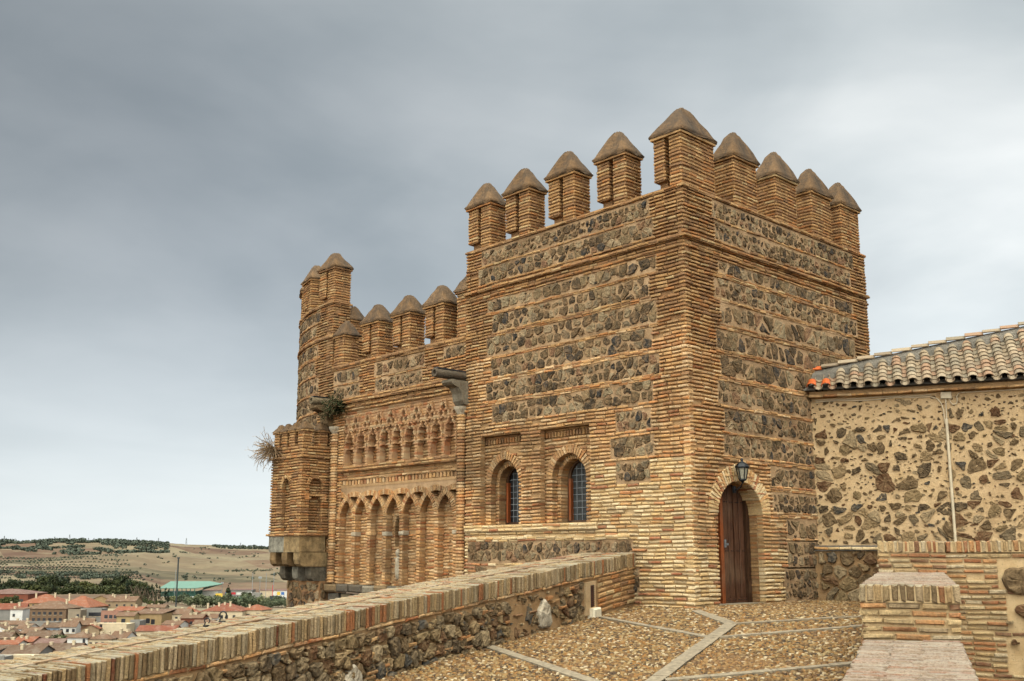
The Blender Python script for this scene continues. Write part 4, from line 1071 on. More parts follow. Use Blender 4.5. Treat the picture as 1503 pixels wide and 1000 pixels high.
# pebbles set in the ground
def pebbles():
    xs = []; 
    sx, sy = .058, .036
    for y in np.arange(-12.0, 1.3, sy):
        dist = 0
        for x in np.arange(-13.5, 4.0, sx):
            xs.append((x, y))
    P_ = np.array(xs); P_ += rng.uniform(-.020, .020, P_.shape)
    # rotate pattern slightly, keep what the plaza holds and the picture can show
    w = P_[:, 0] * NP.x + (P_[:, 1] - 1.34) * NP.y; a = (P_[:, 0] - P0.x) * Sx.x + (P_[:, 1] - P0.y) * Sx.y
    swl = (P_[:, 0] - 4.1) * NS.x + P_[:, 1] * NS.y
    d = P_ - np.array([CAM.x, CAM.y]); dep = d @ np.array([FH.x, FH.y]); lat = d @ np.array([RH.x, RH.y])
    ok = (w > .05) & (a < -.0) & (swl > .14) & ~((P_[:, 0] > -.04) & (P_[:, 1] > -.04)) & (dep > 6.5) & (lat > -.48 * dep)
    P_ = P_[ok]; keep = np.array([not instrip(x, y) for x, y in P_]); P_ = P_[keep]; n = len(P_)
    ax = rng.uniform(.020, .040, n); ay = ax * rng.uniform(.35, .75, n); th = rng.normal(0, .5, n) + rad(-43); h = rng.uniform(.006, .022, n)
    k = 7; ang = np.arange(k) * 2 * math.pi / k
    V = np.zeros((n, 2 * k + 1, 3))
    z0 = np.array([gz(x, y) for x, y in P_])
    for r_, (s, hz) in enumerate(((1., -.02), (.78, .72))):
        jr = rng.uniform(.85, 1.15, (n, k)); cx = ax[:, None] * s * np.cos(ang) * jr; cy = ay[:, None] * s * np.sin(ang) * jr
        V[:, r_ * k:(r_ + 1) * k, 0] = P_[:, 0:1] + cx * np.cos(th)[:, None] - cy * np.sin(th)[:, None]
        V[:, r_ * k:(r_ + 1) * k, 1] = P_[:, 1:2] + cx * np.sin(th)[:, None] + cy * np.cos(th)[:, None]
        V[:, r_ * k:(r_ + 1) * k, 2] = z0[:, None] + (h[:, None] * hz if r_ else -.02) + 0 * cx
    V[:, 2 * k, 0] = P_[:, 0]; V[:, 2 * k, 1] = P_[:, 1]; V[:, 2 * k, 2] = z0 + h
    quads = np.array([(i, (i + 1) % k, k + (i + 1) % k, k + i) for i in range(k)]); tris = np.array([(k + i, k + (i + 1) % k, 2 * k) for i in range(k)])
    off = (np.arange(n) * (2 * k + 1))[:, None, None]
    loops = np.concatenate([(quads[None] + off).reshape(n, -1), (tris[None] + off).reshape(n, -1)], axis=1).reshape(-1)
    sizes = np.tile(np.array([4] * k + [3] * k), n)
    me = bpy.data.meshes.new("cobbles"); me.vertices.add(n * (2 * k + 1)); me.vertices.foreach_set("co", V.reshape(-1))
    me.loops.add(len(loops)); me.loops.foreach_set("vertex_index", loops.astype(np.int32))
    me.polygons.add(len(sizes)); st2 = np.concatenate([[0], np.cumsum(sizes)[:-1]]); me.polygons.foreach_set("loop_start", st2.astype(np.int32)); me.polygons.foreach_set("loop_total", sizes.astype(np.int32))
    me.polygons.foreach_set("use_smooth", np.ones(len(sizes), bool)); me.materials.append(M_PEB); me.update(calc_edges=True); me.validate()
    o = bpy.data.objects.new("cobbles", me); COL.objects.link(o); tag(o, "small ochre and brown pebbles paving the terrace", "cobbles", kind="stuff")
pebbles()

# ================================================================== TERRAIN
DEP = [20, 60, 150, 300, 500, 650, 900, 1200, 1600, 2200, 3000, 3600, 6000, 16000]
YT = {-200: [1240, 1180, 1080, 972, 909, 887, 868, 852, 834, 812, 797, 800, 806, 812],
      0: [1240, 1180, 1080, 972, 909, 887, 868, 852, 834, 812, 796, 800, 806, 812],
      120: [1240, 1180, 1080, 972, 909, 887, 868, 852, 835, 813, 794, 799, 806, 812],
      200: [1240, 1180, 1080, 972, 909, 888, 868, 852, 838, 815, 797, 800, 806, 812],
      245: [1240, 1180, 1080, 972, 909, 890, 880, 866, 843, 819, 799, 800, 806, 812],
      300: [1240, 1180, 1080, 972, 909, 895, 886, 868, 846, 822, 802, 801, 806, 812],
      360: [1240, 1180, 1080, 972, 909, 896, 886, 869, 848, 824, 807, 803, 806, 812],
      450: [1240, 1180, 1080, 972, 909, 896, 886, 869, 850, 827, 808, 806, 807, 812],
      1700: [1240, 1180, 1080, 972, 909, 896, 886, 869, 850, 827, 808, 806, 807, 812]}
KX = sorted(YT)
def terr(px, dep):
    px = min(max(px, KX[0]), KX[-1]); dep = min(max(dep, DEP[0]), DEP[-1])
    for a, b in zip(KX, KX[1:]):
        if a <= px <= b: break
    fx = (px - a) / (b - a); fx = fx * fx * (3 - 2 * fx)
    for i in range(len(DEP) - 1):
        if DEP[i] <= dep <= DEP[i + 1]: break
    fd = (math.log(dep) - math.log(DEP[i])) / (math.log(DEP[i + 1]) - math.log(DEP[i]))
    za = [.88 + (815 - (YT[a][j] * (1 - fx) + YT[b][j] * fx)) / 1521 * DEP[j] for j in (i, i + 1)]
    z = za[0] * (1 - fd) + za[1] * fd
    return z
def terrz(px, dep):
    z = terr(px, dep)
    if dep > 1000:
        x = (px - 751) / 1521 * dep; k = min(1, (dep - 1000) / 900)
        z += k * (9 * mnoise.noise(Vector((x / 210, dep / 330, 0))) + 4 * mnoise.noise(Vector((x / 70, dep / 110, 3.))))
    return z
def wpos(px, dep, z=None):
    p = CAM + FH * dep + RH * ((px - 751) / 1521 * dep); p.z = terrz(px, dep) if z is None else z; return p
# sector in front of the camera (fine) and a coarse ring all round
g = G(); pxs = list(np.arange(-700, 2300, 14.)); deps = list(np.geomspace(14, 950, 34)) + list(np.geomspace(1000, 4200, 80)) + list(np.geomspace(4600, 20000, 10))
for d in deps:
    for px in pxs: g.v.append(wpos(px, d))
n = len(pxs)
for i in range(len(deps) - 1):
    for k in range(n - 1): g.f.append((i * n + k, i * n + k + 1, (i + 1) * n + k + 1, (i + 1) * n + k)); g.m.append(0)
def mat_terrain():
    m, nt, b = newmat("dry_hills"); tc = objco(nt)
    c = ramp(nt, noise(nt, .0042, 6, .65, tc, .6), [(.34, (0.061, 0.034, 0.021)), (.42, (0.090, 0.056, 0.033)), (.50, (0.164, 0.124, 0.070)), (.56, (0.074, 0.040, 0.025)), (.64, (0.041, 0.037, 0.020))])
    fv = nd(nt, "ShaderNodeTexVoronoi"); fv.inputs["Scale"].default_value = .0042; nt.links.new(tc, fv.inputs[0]); fs_ = nd(nt, "ShaderNodeSeparateColor"); nt.links.new(fv.outputs["Color"], fs_.inputs[0])
    fc = ramp(nt, fs_.outputs[0], [(0, (0.213, 0.160, 0.094)), (.25, (0.123, 0.064, 0.039)), (.4, (0.246, 0.200, 0.121)), (.6, (0.074, 0.068, 0.035)), (.72, (0.164, 0.096, 0.058)), (.88, (0.271, 0.224, 0.140))], 'CONSTANT')
    c = mix(nt, c, fc, .55)
    v = nd(nt, "ShaderNodeTexVoronoi"); v.inputs["Scale"].default_value = .11; nt.links.new(tc, v.inputs[0])
    s = ramp(nt, v.outputs["Distance"], [(.20, (1, 1, 1)), (.34, (0, 0, 0))])
    msk = ramp(nt, noise(nt, .006, 4, .6, tc), [(.42, (0, 0, 0)), (.58, (1, 1, 1))])
    c = mix(nt, c, (0.098, 0.096, 0.055), maths(nt, 'MULTIPLY', maths(nt, 'MULTIPLY', s, .75), msk))
    c = mix(nt, c, (0.221, 0.180, 0.109), maths(nt, 'MULTIPLY', ramp(nt, noise(nt, .018, 6, .75, tc), [(.52, (0, 0, 0)), (.66, (1, 1, 1))]), .6))
    nt.links.new(c, b.inputs["Base Color"]); return m
M_TERR = mat_terrain()
tag(g.build("hills", [M_TERR]), kind="structure")
g = G(); n = 72; rr_ = [0, 30, 120, 500, 2000, 9000, 24000]
for r_ in rr_:
    for k in range(n):
        a = 2 * math.pi * k / n; z = {0: -16, 30: -16, 120: -22, 500: -48, 2000: -70, 9000: -95, 24000: -150}[r_]
        g.v.append(Vector((CAM.x + r_ * math.cos(a), CAM.y + r_ * math.sin(a), z)))
for i in range(len(rr_) - 1):
    for k in range(n): g.f.append((i * n + k, i * n + (k + 1) % n, (i + 1) * n + (k + 1) % n, (i + 1) * n + k)); g.m.append(0)
tag(g.build("ground", [M_TERR]), kind="structure")

# ================================================================== TREES
def mat_leaf(name, stops, sc_=.8):
    m, nt, b = newmat(name); oi = nd(nt, "ShaderNodeObjectInfo")
    c = ramp(nt, island(nt), stops)
    c2 = ramp(nt, oi.outputs["Random"], [(0, (.75, .8, .8)), (.5, (1, 1, 1)), (1, (1.25, 1.15, .85))])
    nt.links.new(mix(nt, c, c2, 1., 'MULTIPLY'), b.inputs["Base Color"]); b.inputs["Roughness"].default_value = .7; return m
M_PINE = mat_leaf("pine_leaf", [(0, (0.015, 0.022, 0.010)), (.5, (0.030, 0.041, 0.016)), (1, (0.056, 0.063, 0.021))])
M_GREEN = mat_leaf("green_leaf", [(0, (0.026, 0.036, 0.012)), (.5, (0.056, 0.066, 0.021)), (1, (0.099, 0.099, 0.033))])
M_OLIVE = mat_leaf("olive_leaf", [(0, (.035, .048, .034)), (.5, (.060, .074, .052)), (1, (.10, .115, .08))])
M_RIVER = mat_leaf("river_leaf", [(0, (.06, .075, .04)), (.5, (.115, .135, .07)), (1, (.19, .20, .11))])
M_CYP = mat_leaf("cypress_leaf", [(0, (.012, .024, .014)), (1, (.032, .052, .024))])
M_BARK = flat("bark", (.12, .085, .055), .9, 0, 6, .3)
def crown_mesh(name, W, H, z0, nclump, nleaf, leaf, mat, shape='round', seed=0):
    rs = np.random.default_rng(seed); g = G()
    cl = []
    for i in range(nclump):
        t = rs.uniform(0, 1); a = rs.uniform(0, 2 * math.pi)
        if shape == 'round':
            ph = math.acos(1 - 2 * t * .85); r_ = rs.uniform(.45, .85); cl.append((W / 2 * r_ * math.sin(ph) * math.cos(a), W / 2 * r_ * math.sin(ph) * math.sin(a), z0 + H * (.45 + .42 * r_ * math.cos(ph)), rs.uniform(.22, .40) * W / 2))
        elif shape == 'column':
            k = math.sin(math.pi * (t * .8 + .15)) ** .6; cl.append((W / 2 * k * .45 * math.cos(a), W / 2 * k * .45 * math.sin(a), z0 + H * t, W / 2 * .6 * k + .1))
        else:
            k = 1 - t * .95; cl.append((W / 2 * k * .6 * math.cos(a), W / 2 * k * .6 * math.sin(a), z0 + H * t, W / 2 * .42 * k + .1))
    for i in range(nclump * nleaf):
        c = cl[i % nclump]; d = rs.normal(0, 1, 3); d /= np.linalg.norm(d); q = c[3] * rs.uniform(.6, 1.08)
        p = np.array([c[0] + d[0] * q, c[1] + d[1] * q, c[2] + d[2] * q * .8])
        n_ = d + rs.normal(0, .5, 3); n_ /= np.linalg.norm(n_); t1 = np.cross(n_, rs.normal(0, 1, 3)); t1 /= np.linalg.norm(t1) + 1e-9; t2 = np.cross(n_, t1); s = leaf * rs.uniform(.6, 1.3)
        g.add([Vector(p + t1 * s), Vector(p + t2 * s * .7), Vector(p - t1 * s), Vector(p - t2 * s * .7)], [(0, 1, 2, 3)], 0)
    me = bpy.data.meshes.new(name); me.from_pydata([tuple(v) for v in g.v], [], g.f); me.materials.append(mat); me.update(); return me
def trunk_mesh(name, r_, h, limbs=4):
    g = G(); pts = [Vector((0, 0, -.3)), Vector((r_ * .2, 0, h * .4)), Vector((-r_ * .2, r_ * .3, h))]
    n = 6; vs = []
    for i, p in enumerate(pts):
        rr = r_ * (1 - .28 * i)
        for j in range(n): vs.append(p + Vector((rr * math.cos(2 * math.pi * j / n), rr * math.sin(2 * math.pi * j / n), 0)))
    g.add(vs, [(i * n + j, i * n + (j + 1) % n, (i + 1) * n + (j + 1) % n, (i + 1) * n + j) for i in range(2) for j in range(n)], 0)
    for k in range(limbs):
        a = 2 * math.pi * k / limbs + .5; tube(g, [pts[1] + Vector((0, 0, h * .2)), pts[2] + Vector((math.cos(a) * h * .3, math.sin(a) * h * .3, h * .3)), pts[2] + Vector((math.cos(a) * h * .5, math.sin(a) * h * .5, h * .6))], r_ * .35, 5)
    me = bpy.data.meshes.new(name); me.from_pydata([tuple(v) for v in g.v], [], g.f); me.materials.append(M_BARK); me.update(); return me
CR = {'pine': [crown_mesh("crown", 17, 14, .5, 30, 36, .85, M_PINE, 'round', s) for s in range(4)],
      'green': [crown_mesh("crown", 17, 13, .3, 30, 36, .85, M_GREEN, 'round', 10 + s) for s in range(3)],
      'river': [crown_mesh("crown", 15, 12, -.5, 26, 34, .75, M_RIVER, 'round', 20 + s) for s in range(3)],
      'cypress': [crown_mesh("crown", 3.2, 15, .5, 22, 26, .45, M_CYP, 'column', 30 + s) for s in range(2)],
      'cone': [crown_mesh("crown", 14, 18, 1.5, 30, 34, .8, M_PINE, 'cone', 40)],
      'shrub': [crown_mesh("crown", 5, 4.2, .1, 12, 22, .42, M_GREEN, 'round', 50 + s) for s in range(2)]}
TRK = trunk_mesh("trunk", .35, 5)
def tree(name, px, dep, kind, scale, label, cat="tree", group=None, zs=1., dz=0.):
    e = tag(empty(name, wpos(px, dep) + Vector((0, 0, dz)), R(0, 6.28)), label, cat, group); e.scale = (scale, scale, scale * zs)
    c = bpy.data.objects.new("crown", random.choice(CR[kind])); COL.objects.link(c); c.parent = e
    t = bpy.data.objects.new("trunk", TRK); COL.objects.link(t); t.parent = e
    return e
ORD = ["first", "second", "third", "fourth", "fifth", "sixth", "seventh", "eighth", "ninth", "tenth", "eleventh", "twelfth", "thirteenth", "fourteenth", "fifteenth", "sixteenth", "seventeenth", "eighteenth", "nineteenth", "twentieth", "twenty-first", "twenty-second", "twenty-third", "twenty-fourth", "twenty-fifth", "twenty-sixth", "twenty-seventh", "twenty-eighth", "twenty-ninth", "thirtieth"]
# dense belt of park trees behind the town (px, y of crown top, kind)
belt = [(-6, 848, 'pine'), (12, 850, 'green'), (24, 846, 'pine'), (36, 852, 'green'), (47, 847, 'pine'), (58, 851, 'green'), (70, 840, 'pine'), (84, 841, 'pine'), (80, 850, 'green'), (97, 843, 'pine'), (108, 850, 'green'), (118, 849, 'pine'), (130, 848, 'green'), (142, 852, 'green'), (152, 851, 'pine'), (163, 845, 'pine'), (176, 841, 'pine'), (184, 840, 'pine'), (193, 847, 'green'), (203, 848, 'pine'), (212, 850, 'green'), (221, 857, 'pine')]
for i, (px, yt, kd) in enumerate(belt):
    d = 900 + (i * 37 % 60) - 30 + (40 if yt < 845 else 0)
    z = terrz(px, d); h = .88 + (815 - yt) / 1521 * d - z
    tree("park_tree", px, d, kd, h / 14.6 * 1., f"{'dark' if kd == 'pine' else 'lighter'} green tree, {ORD[i]} from the left in the belt behind the town", "tree", "park trees behind the town")
for i in range(19):
    px = -8 + i * 12.6 + R(-3, 3); d = 850 + R(-12, 12)
    tree("park_tree", px, d, random.choice(('green', 'pine')), R(.62, .9), f"lower bushy tree, {ORD[i]} from the left in the front edge of the tree belt", "tree", "bushy trees edging the belt", dz=-2.5)
for i, (px, yt, h) in enumerate(((3, 849, 0), (8, 852, 0), (189, 850, 0), (193, 848, 0), (226, 857, 0), (232, 856, 0), (237, 859, 0), (246, 862, 0), (250, 864, 0))):
    d = 850 if px < 200 else 800
    z = terrz(px, d); h = .88 + (815 - yt) / 1521 * d - z
    tree("cypress_tree", px, d, 'cypress', h / 15.5, f"dark narrow cypress, {ORD[i]} from the left among the cypresses", "cypress", "cypresses behind the town")
for i in range(22):
    px = 254 + i * 7.8 + R(-2, 2); d = 800 + R(-25, 25); yt = 871 + 5 * math.sin(i * 2.1) + (3 if i > 15 else 0)
    z = terrz(px, d); h = .88 + (815 - yt) / 1521 * d - z
    tree("riverside_tree", px, d, 'river', h / 12.2, f"grey green tree, {ORD[i]} from the left in the row before the stadium", "tree", "riverside trees")
z = terrz(337, 960); tree("conifer_tree", 337, 960, 'cone', (.88 + (815 - 858) / 1521 * 960 - z) / 19.5, "dark cone shaped conifer standing alone right of the grandstand", "tree")
z = terrz(364, 960); tree("broadleaf_tree", 364, 960, 'green', (.88 + (815 - 864) / 1521 * 960 - z) / 14, "small round green tree among the banners behind the riverside trees", "tree")
for i, (px, y) in enumerate(((203, 876), (208, 882), (212, 888), (216, 880), (221, 886), (226, 890), (205, 889), (240, 884), (231, 893), (199, 884))):
    d = 660 + (890 - y) * 9; tree("hillside_bush", px, d, 'shrub', R(.9, 1.5), f"round green bush, {ORD[i]} in the bushes on the bank above the ochre houses", "bush", "bushes on the bank")
# olive grove
ol = [crown_mesh("olive_tree", 4.6, 3.6, .2, 9, 12, .55, M_OLIVE, 'round', 60 + s) for s in range(3)]
cnt = 0; rowsd = []
d = 1250.
while d < 2150: rowsd.append(d); d *= 1.047
rest = []
for r_, d in enumerate(rowsd):
    for k in range(40):
        px = -6 + k * 5.6 + (r_ % 2) * 2.4 + R(-.5, .5)
        if px > 215 - r_ * 3 or mnoise.noise(Vector((px / 60, d / 300, 1))) < -.42: continue
        p = wpos(px, d + R(-5, 5))
        if cnt < 296:
            o = bpy.data.objects.new("olive_tree", random.choice(ol)); COL.objects.link(o); o.location = p; o.rotation_euler = (0, 0, R(0, 6)); o.scale = (s_ := R(.74, .98) * (1 + r_ * .02),) * 3
            tag(o, "small round grey green olive tree in the rows of the hillside grove", "olive tree", "olive trees in the hillside grove"); cnt += 1
        else: rest.append(p)
def mass(name, pts, label, size, mat, seed=3):
    rs = np.random.default_rng(seed); g = G()
    for p in pts:
        s0 = size * rs.uniform(.7, 1.3)
        for j in range(16):
            dv = rs.normal(0, 1, 3); dv /= np.linalg.norm(dv); c = np.array(p) + dv * s0 * np.array([.5, .5, .35]) + np.array([0, 0, s0 * .35]); t1 = rs.normal(0, 1, 3); t1 /= np.linalg.norm(t1); t2 = np.cross(t1, dv); q = s0 * .26
            g.add([Vector(c + t1 * q), Vector(c + t2 * q), Vector(c - t1 * q), Vector(c - t2 * q)], [(0, 1, 2, 3)], 0)
    tag(g.build(name, [mat]), label, "wood", kind="stuff")
for k in range(900):    # low dark lower edge of the grove
    px = R(-10, 175); d = R(1230, 1420)
    if mnoise.noise(Vector((px / 30, d / 90, 7))) > .0: rest.append(wpos(px, d))
mass("olive_grove", rest, "far rows of olives merging on the slope", 4.2, M_OLIVE)
pts = []
for k in range(4200):
    px = R(-10, 246); d = R(2250, 3080)
    if mnoise.noise(Vector((px / 24, d / 90, 2))) > (.0 if d > 2650 else .16) or (px > 165 and d > 2600): pts.append(wpos(px, d))
for k in range(500):
    px = R(310, 430); d = R(2900, 3500)
    if mnoise.noise(Vector((px / 33, d / 140, 5))) > -.15: pts.append(wpos(px, d))
mass("ridge_woodland", pts, "dark far woodland along the ridge", 8, M_OLIVE)
pts = []
for k in range(900):
    px = R(170, 430); d = R(1350, 2900); v = mnoise.noise(Vector((px / 22, d / 120, 9)))
    if v > .22: pts.append(wpos(px, d))
for k in range(26): pts.append(wpos(345 + k * 2.2, 1900 + R(-20, 20)))
mass("hillside_scrub", pts, "scattered dark scrub on the pale far hillside", 4., M_OLIVE)

# ================================================================== TOWN
def wallmat(name, c): return flat(name, tuple(x * (.95 if 'white' in name or 'cream' in name else .72) for x in c), .9, 0, .6, .14, .2)
WMAT = {k: wallmat("house_" + k, c) for k, c in dict(white=(.72, .70, .64), cream=(.66, .54, .36), ochre=(.52, .36, .18), yellow=(.60, .44, .22), pink=(.50, .27, .19), brown=(.28, .18, .11), grey=(.36, .34, .30), red=(.30, .10, .06), beige=(.42, .34, .24), tan=(.46, .33, .20), blue=(.38, .46, .55)).items()}
def roofmat(name, c1, c2):
    m, nt, b = newmat(name); co = objco(nt)
    w = nd(nt, "ShaderNodeTexWave"); w.inputs["Scale"].default_value = 1.1; w.inputs["Distortion"].default_value = 1.; w.inputs["Detail"].default_value = 3; nt.links.new(co, w.inputs[0])
    c1 = (c1[0] * .60, c1[1] * .50, c1[2] * .46); c2 = (c2[0] * .66, c2[1] * .56, c2[2] * .50)
    c = mix(nt, c1, c2, ramp(nt, noise(nt, 1.3, 7, .75, co), [(.3, (0, 0, 0)), (.7, (1, 1, 1))]))
    c = mix(nt, c, tuple(x * .5 for x in c1), maths(nt, 'MULTIPLY', w.outputs["Fac"], .35))
    c = mix(nt, c, (.36, .33, .26), maths(nt, 'MULTIPLY', ramp(nt, noise(nt, .5, 5, .7, co), [(.5, (0, 0, 0)), (.7, (1, 1, 1))]), .35))
    nt.links.new(c, b.inputs["Base Color"]); bump(nt, b, w.outputs["Fac"], .08); return m
RMAT = {k: roofmat("roof_" + k, a, b) for k, (a, b) in dict(terra=((.42, .16, .09), (.52, .25, .15)), brown=((.26, .17, .11), (.36, .26, .18)), red=((.32, .11, .07), (.42, .19, .12)), mauve=((.28, .18, .16), (.36, .25, .22)), dark=((.20, .14, .095), (.27, .20, .14))).items()}
M_WIN = flat("window_dark", (.035, .035, .04), .3, 0, 2, .4, .5)
WINME = {}
def winmesh(w, h):
    key = (round(w, 1), round(h, 1))
    if key not in WINME:
        g = G(); wbox(g, -w / 2, w / 2, -.06, .1, 0, h, 0); wbox(g, -w / 2 - .08, w / 2 + .08, -.12, .1, -.14, -.0, 1)
        me = bpy.data.meshes.new("window"); me.from_pydata([tuple(v) for v in g.v], [], g.f); me.materials.append(M_WIN); me.materials.append(WMAT['cream']); me.polygons.foreach_set("material_index", g.m); me.update(); WINME[key] = me
    return WINME[key]
def house(px0, px1, yr, ye, yb, dep, wall, roof, kind, label, rot=0., depth=None, wins=(), chim=(), name="house", cat="house", wm=(1.1, 1.3), shed=0):
    """front wall between the bearings px0 and px1, eaves and ridge at the heights seen there"""
    k = dep / 1521.; w = (px1 - px0) * k / math.cos(rot); ze = .88 + (815 - ye) * k; zr = ze + max(.4, (ye - yr) * k * .9); D = depth or max(7, w * .6)
    z0 = min(.88 + (815 - yb) * k, ze - 3) - 7
    c = CAM + FH * dep + RH * (((px0 + px1) / 2 - 751) * k); c.z = 0
    rz = AZF - math.pi / 2 + rot
    e = tag(empty(name, (c.x, c.y, 0), rz), label, cat, "houses of the town below")   # local x = to the right, y = away
    g = G(); wbox(g, -w / 2, w / 2, 0, D, z0, ze, 0)
    if kind == 'gx':
        for s in (-1, 1): g.add([Vector((s * w / 2, 0, ze)), Vector((s * w / 2, D, ze)), Vector((s * w / 2, D / 2, zr))], [(0, 1, 2)], 0)
    if kind == 'gy':
        for y in (0, D): g.add([Vector((-w / 2, y, ze)), Vector((w / 2, y, ze)), Vector((0, y, zr))], [(0, 1, 2)], 0)
    g.build("wall", [WMAT[wall]], e)
    g = G(); o = .45; t = .16
    def slab(q): g.add([Vector(p) for p in q] + [Vector(p) + Vector((0, 0, t)) for p in q], BOXF, 0)
    x, y0, y1 = w / 2 + o, -o, D + o; dz = (zr - ze) * o / (D / 2)
    if kind == 'gx':
        slab([(-x, y0, ze - dz), (x, y0, ze - dz), (x, D / 2, zr), (-x, D / 2, zr)]); slab([(-x, D / 2, zr + .01), (x, D / 2, zr + .01), (x, y1, ze - dz), (-x, y1, ze - dz)])
    elif kind == 'gy':
        dx = (zr - ze) * o / (w / 2)
        slab([(-x, y0, ze - dx), (0, y0, zr), (0, y1, zr), (-x, y1, ze - dx)]); slab([(0, y0, zr + .01), (x, y0, ze - dx), (x, y1, ze - dx), (0, y1, zr + .01)])
    elif kind == 'hip':
        i = min(w * .45, D * .5); r0_, r1_ = (-w / 2 + i, D / 2, zr + t), (w / 2 - i, D / 2, zr + t); c4 = [(-x, y0, ze), (x, y0, ze), (x, y1, ze), (-x, y1, ze)]
        vs = [Vector(p) for p in c4] + [Vector((p[0], p[1], p[2] + t)) for p in c4] + [Vector(r0_), Vector(r1_)]
        g.add(vs, [(0, 1, 2, 3), (0, 1, 5, 4), (1, 2, 6, 5), (2, 3, 7, 6), (3, 0, 4, 7), (4, 5, 9, 8), (5, 6, 9), (6, 7, 8, 9), (7, 4, 8)], 0)
    elif kind == 'shed':
        slab([(-x, y0, ze), (x, y0, ze), (x, y1, zr), (-x, y1, zr)])
    else:
        wbox(g, -w / 2 + .001, w / 2 - .001, -.05, .25, ze - .001, ze + .5); wbox(g, -w / 2, w / 2, .25, D, ze + .01, ze + .12)
    rf = g.build("roof", [RMAT[roof]] if kind != 'flat' else [WMAT[wall]], e)
    if not wins and name == 'house': wins = tuple((R(.12, .88), R(1.6, 2.6)) for _ in range(random.choice((1, 2, 3))))
    if not chim and kind != 'flat' and 'stadium' not in name and name != 'warehouse': chim = tuple((R(.15, .85), R(.25, .75), R(.2, .8)) for _ in range(random.choice((1, 2, 2, 3))))
    for (fx, fy, h) in chim:
        g = G(); cx, cy = -w / 2 + fx * w, fy * D; zt = zr + h; wbox(g, cx - .4, cx + .4, cy - .4, cy + .4, ze, zt); wbox(g, cx - .52, cx + .52, cy - .52, cy + .52, zt + .002, zt + .2); g.build("chimney", [WMAT['cream']], rf)
    for (fx, fz) in wins:
        o_ = bpy.data.objects.new("window", winmesh(*wm)); COL.objects.link(o_); o_.parent = e; o_.location = (-w / 2 + fx * w, 0, ze - fz * 1.0)
    return e
W = lambda n, z, a=.12, b=.88: [(a + (b - a) * (i / max(1, n - 1)), z) for i in range(n)]
H = house
H(-30, 46, 864, 871, 886, 640, 'red', 'mauve', 'hip', "long red brick hall with mauve roof at the far left of the town", wins=W(7, 4.6), name="brick_hall", cat="hall", depth=26, wm=(2.0, 1.6))
H(36, 92, 871, 884, 893, 590, 'ochre', 'terra', 'hip', "house with broad terracotta hip roof behind the brown apartment block", rot=.1, depth=20, chim=((.3, .3, .8), (.75, .4, .8)))
H(86, 138, 873, 890, 897, 570, 'brown', 'terra', 'hip', "house under the brightest terracotta hip roof, right of the broad one", rot=-.12, depth=20, wins=W(3, 4.2), chim=((.1, .5, 1.2),))
H(40, 104, 881, 892, 913, 500, 'brown', 'brown', 'hip', "brown brick apartment block with rows of windows and balconies", rot=-.08, wins=W(7, 2.8) + W(7, 5.6), name="apartment_block", cat="apartment building", depth=16, wm=(1.4, 1.4))
H(6, 42, 884, 892, 906, 505, 'grey', 'red', 'gx', "grey walled wing with low red roof left of the brown apartments", rot=.25, wins=((.7, 3.),))
H(22, 40, 892, 893, 908, 480, 'white', 'brown', 'shed', "plain white windowed gable before the grey walled wing", wins=((.3, 3.2),))
H(106, 124, 887, 894, 912, 480, 'beige', 'brown', 'flat', "beige flat topped block beside the brown apartments", wins=((.8, 3.),))
H(124, 155, 889, 892, 908, 490, 'grey', 'brown', 'flat', "grey flat topped building with dark red balcony in the middle of the town", wins=W(3, 3.4, .5, .92), wm=(2.2, 1.8))
H(128, 176, 872, 884, 895, 600, 'ochre', 'brown', 'gy', "ochre house with wide plain gable facing the wall", rot=.05, depth=16, chim=((.8, .2, .9),))
H(160, 203, 874, 881, 896, 590, 'tan', 'brown', 'gx', "tan house with brown roof under the green bank", wins=W(4, 3.), chim=((.2, .4, .9), (.6, .3, .8)))
H(150, 184, 888, 893, 900, 540, 'cream', 'brown', 'flat', "cream house with flat terrace behind the pink house", wins=W(3, 2.4))
H(154, 179, 894, 896, 914, 470, 'pink', 'terra', 'flat', "pink house with dark windows near the town centre", wins=W(3, 3.0, .3, .85) + W(3, 6.0, .3, .85), wm=(1.5, 1.6))
H(172, 212, 889, 894, 903, 500, 'yellow', 'terra', 'gx', "yellow house with bright terracotta roof and white ridge", rot=-.2, chim=((.7, .4, .9),))
H(177, 202, 897, 902, 916, 460, 'yellow', 'brown', 'gx', "yellow house with small balcony right of the pink house", wins=((.4, 3.4),), wm=(1.8, 2.2))
H(198, 243, 894, 899, 918, 470, 'ochre', 'brown', 'shed', "large ochre yellow house with two dark windows", rot=-.1, wins=((.55, 4.2), (.72, 4.6)), wm=(1.8, 2.2), depth=14)
H(197, 211, 907, 909, 936, 420, "grey", "brown", "flat", "tall plain grey party wall beside the ochre yellow house", name="annex_building", cat="building")
H(139, 192, 912, 914, 938, 410, 'cream', 'brown', 'flat', "large blank cream wall stepping down the slope", wins=((.3, 1.2),), depth=9)
H(112, 142, 905, 914, 924, 430, 'brown', 'brown', 'gx', "low brown roofed house left of the blank cream wall", rot=.25, wins=W(2, 2.))
H(128, 152, 914, 920, 930, 405, 'tan', 'terra', 'gy', "small house with light terracotta roof against the blank cream wall", rot=.2)
H(96, 118, 909, 917, 926, 420, 'white', 'brown', 'gx', "white house with brown roof and twin arched doors", rot=.1, wins=W(3, 2.2))
H(68, 100, 912, 918, 928, 425, 'blue', 'dark', 'gx', "pale blue fronted house under a long dark roof", wins=W(4, 2.2), rot=-.06)
H(50, 88, 909, 911, 924, 440, 'grey', 'brown', 'flat', "low grey terrace wall below the brown apartments")
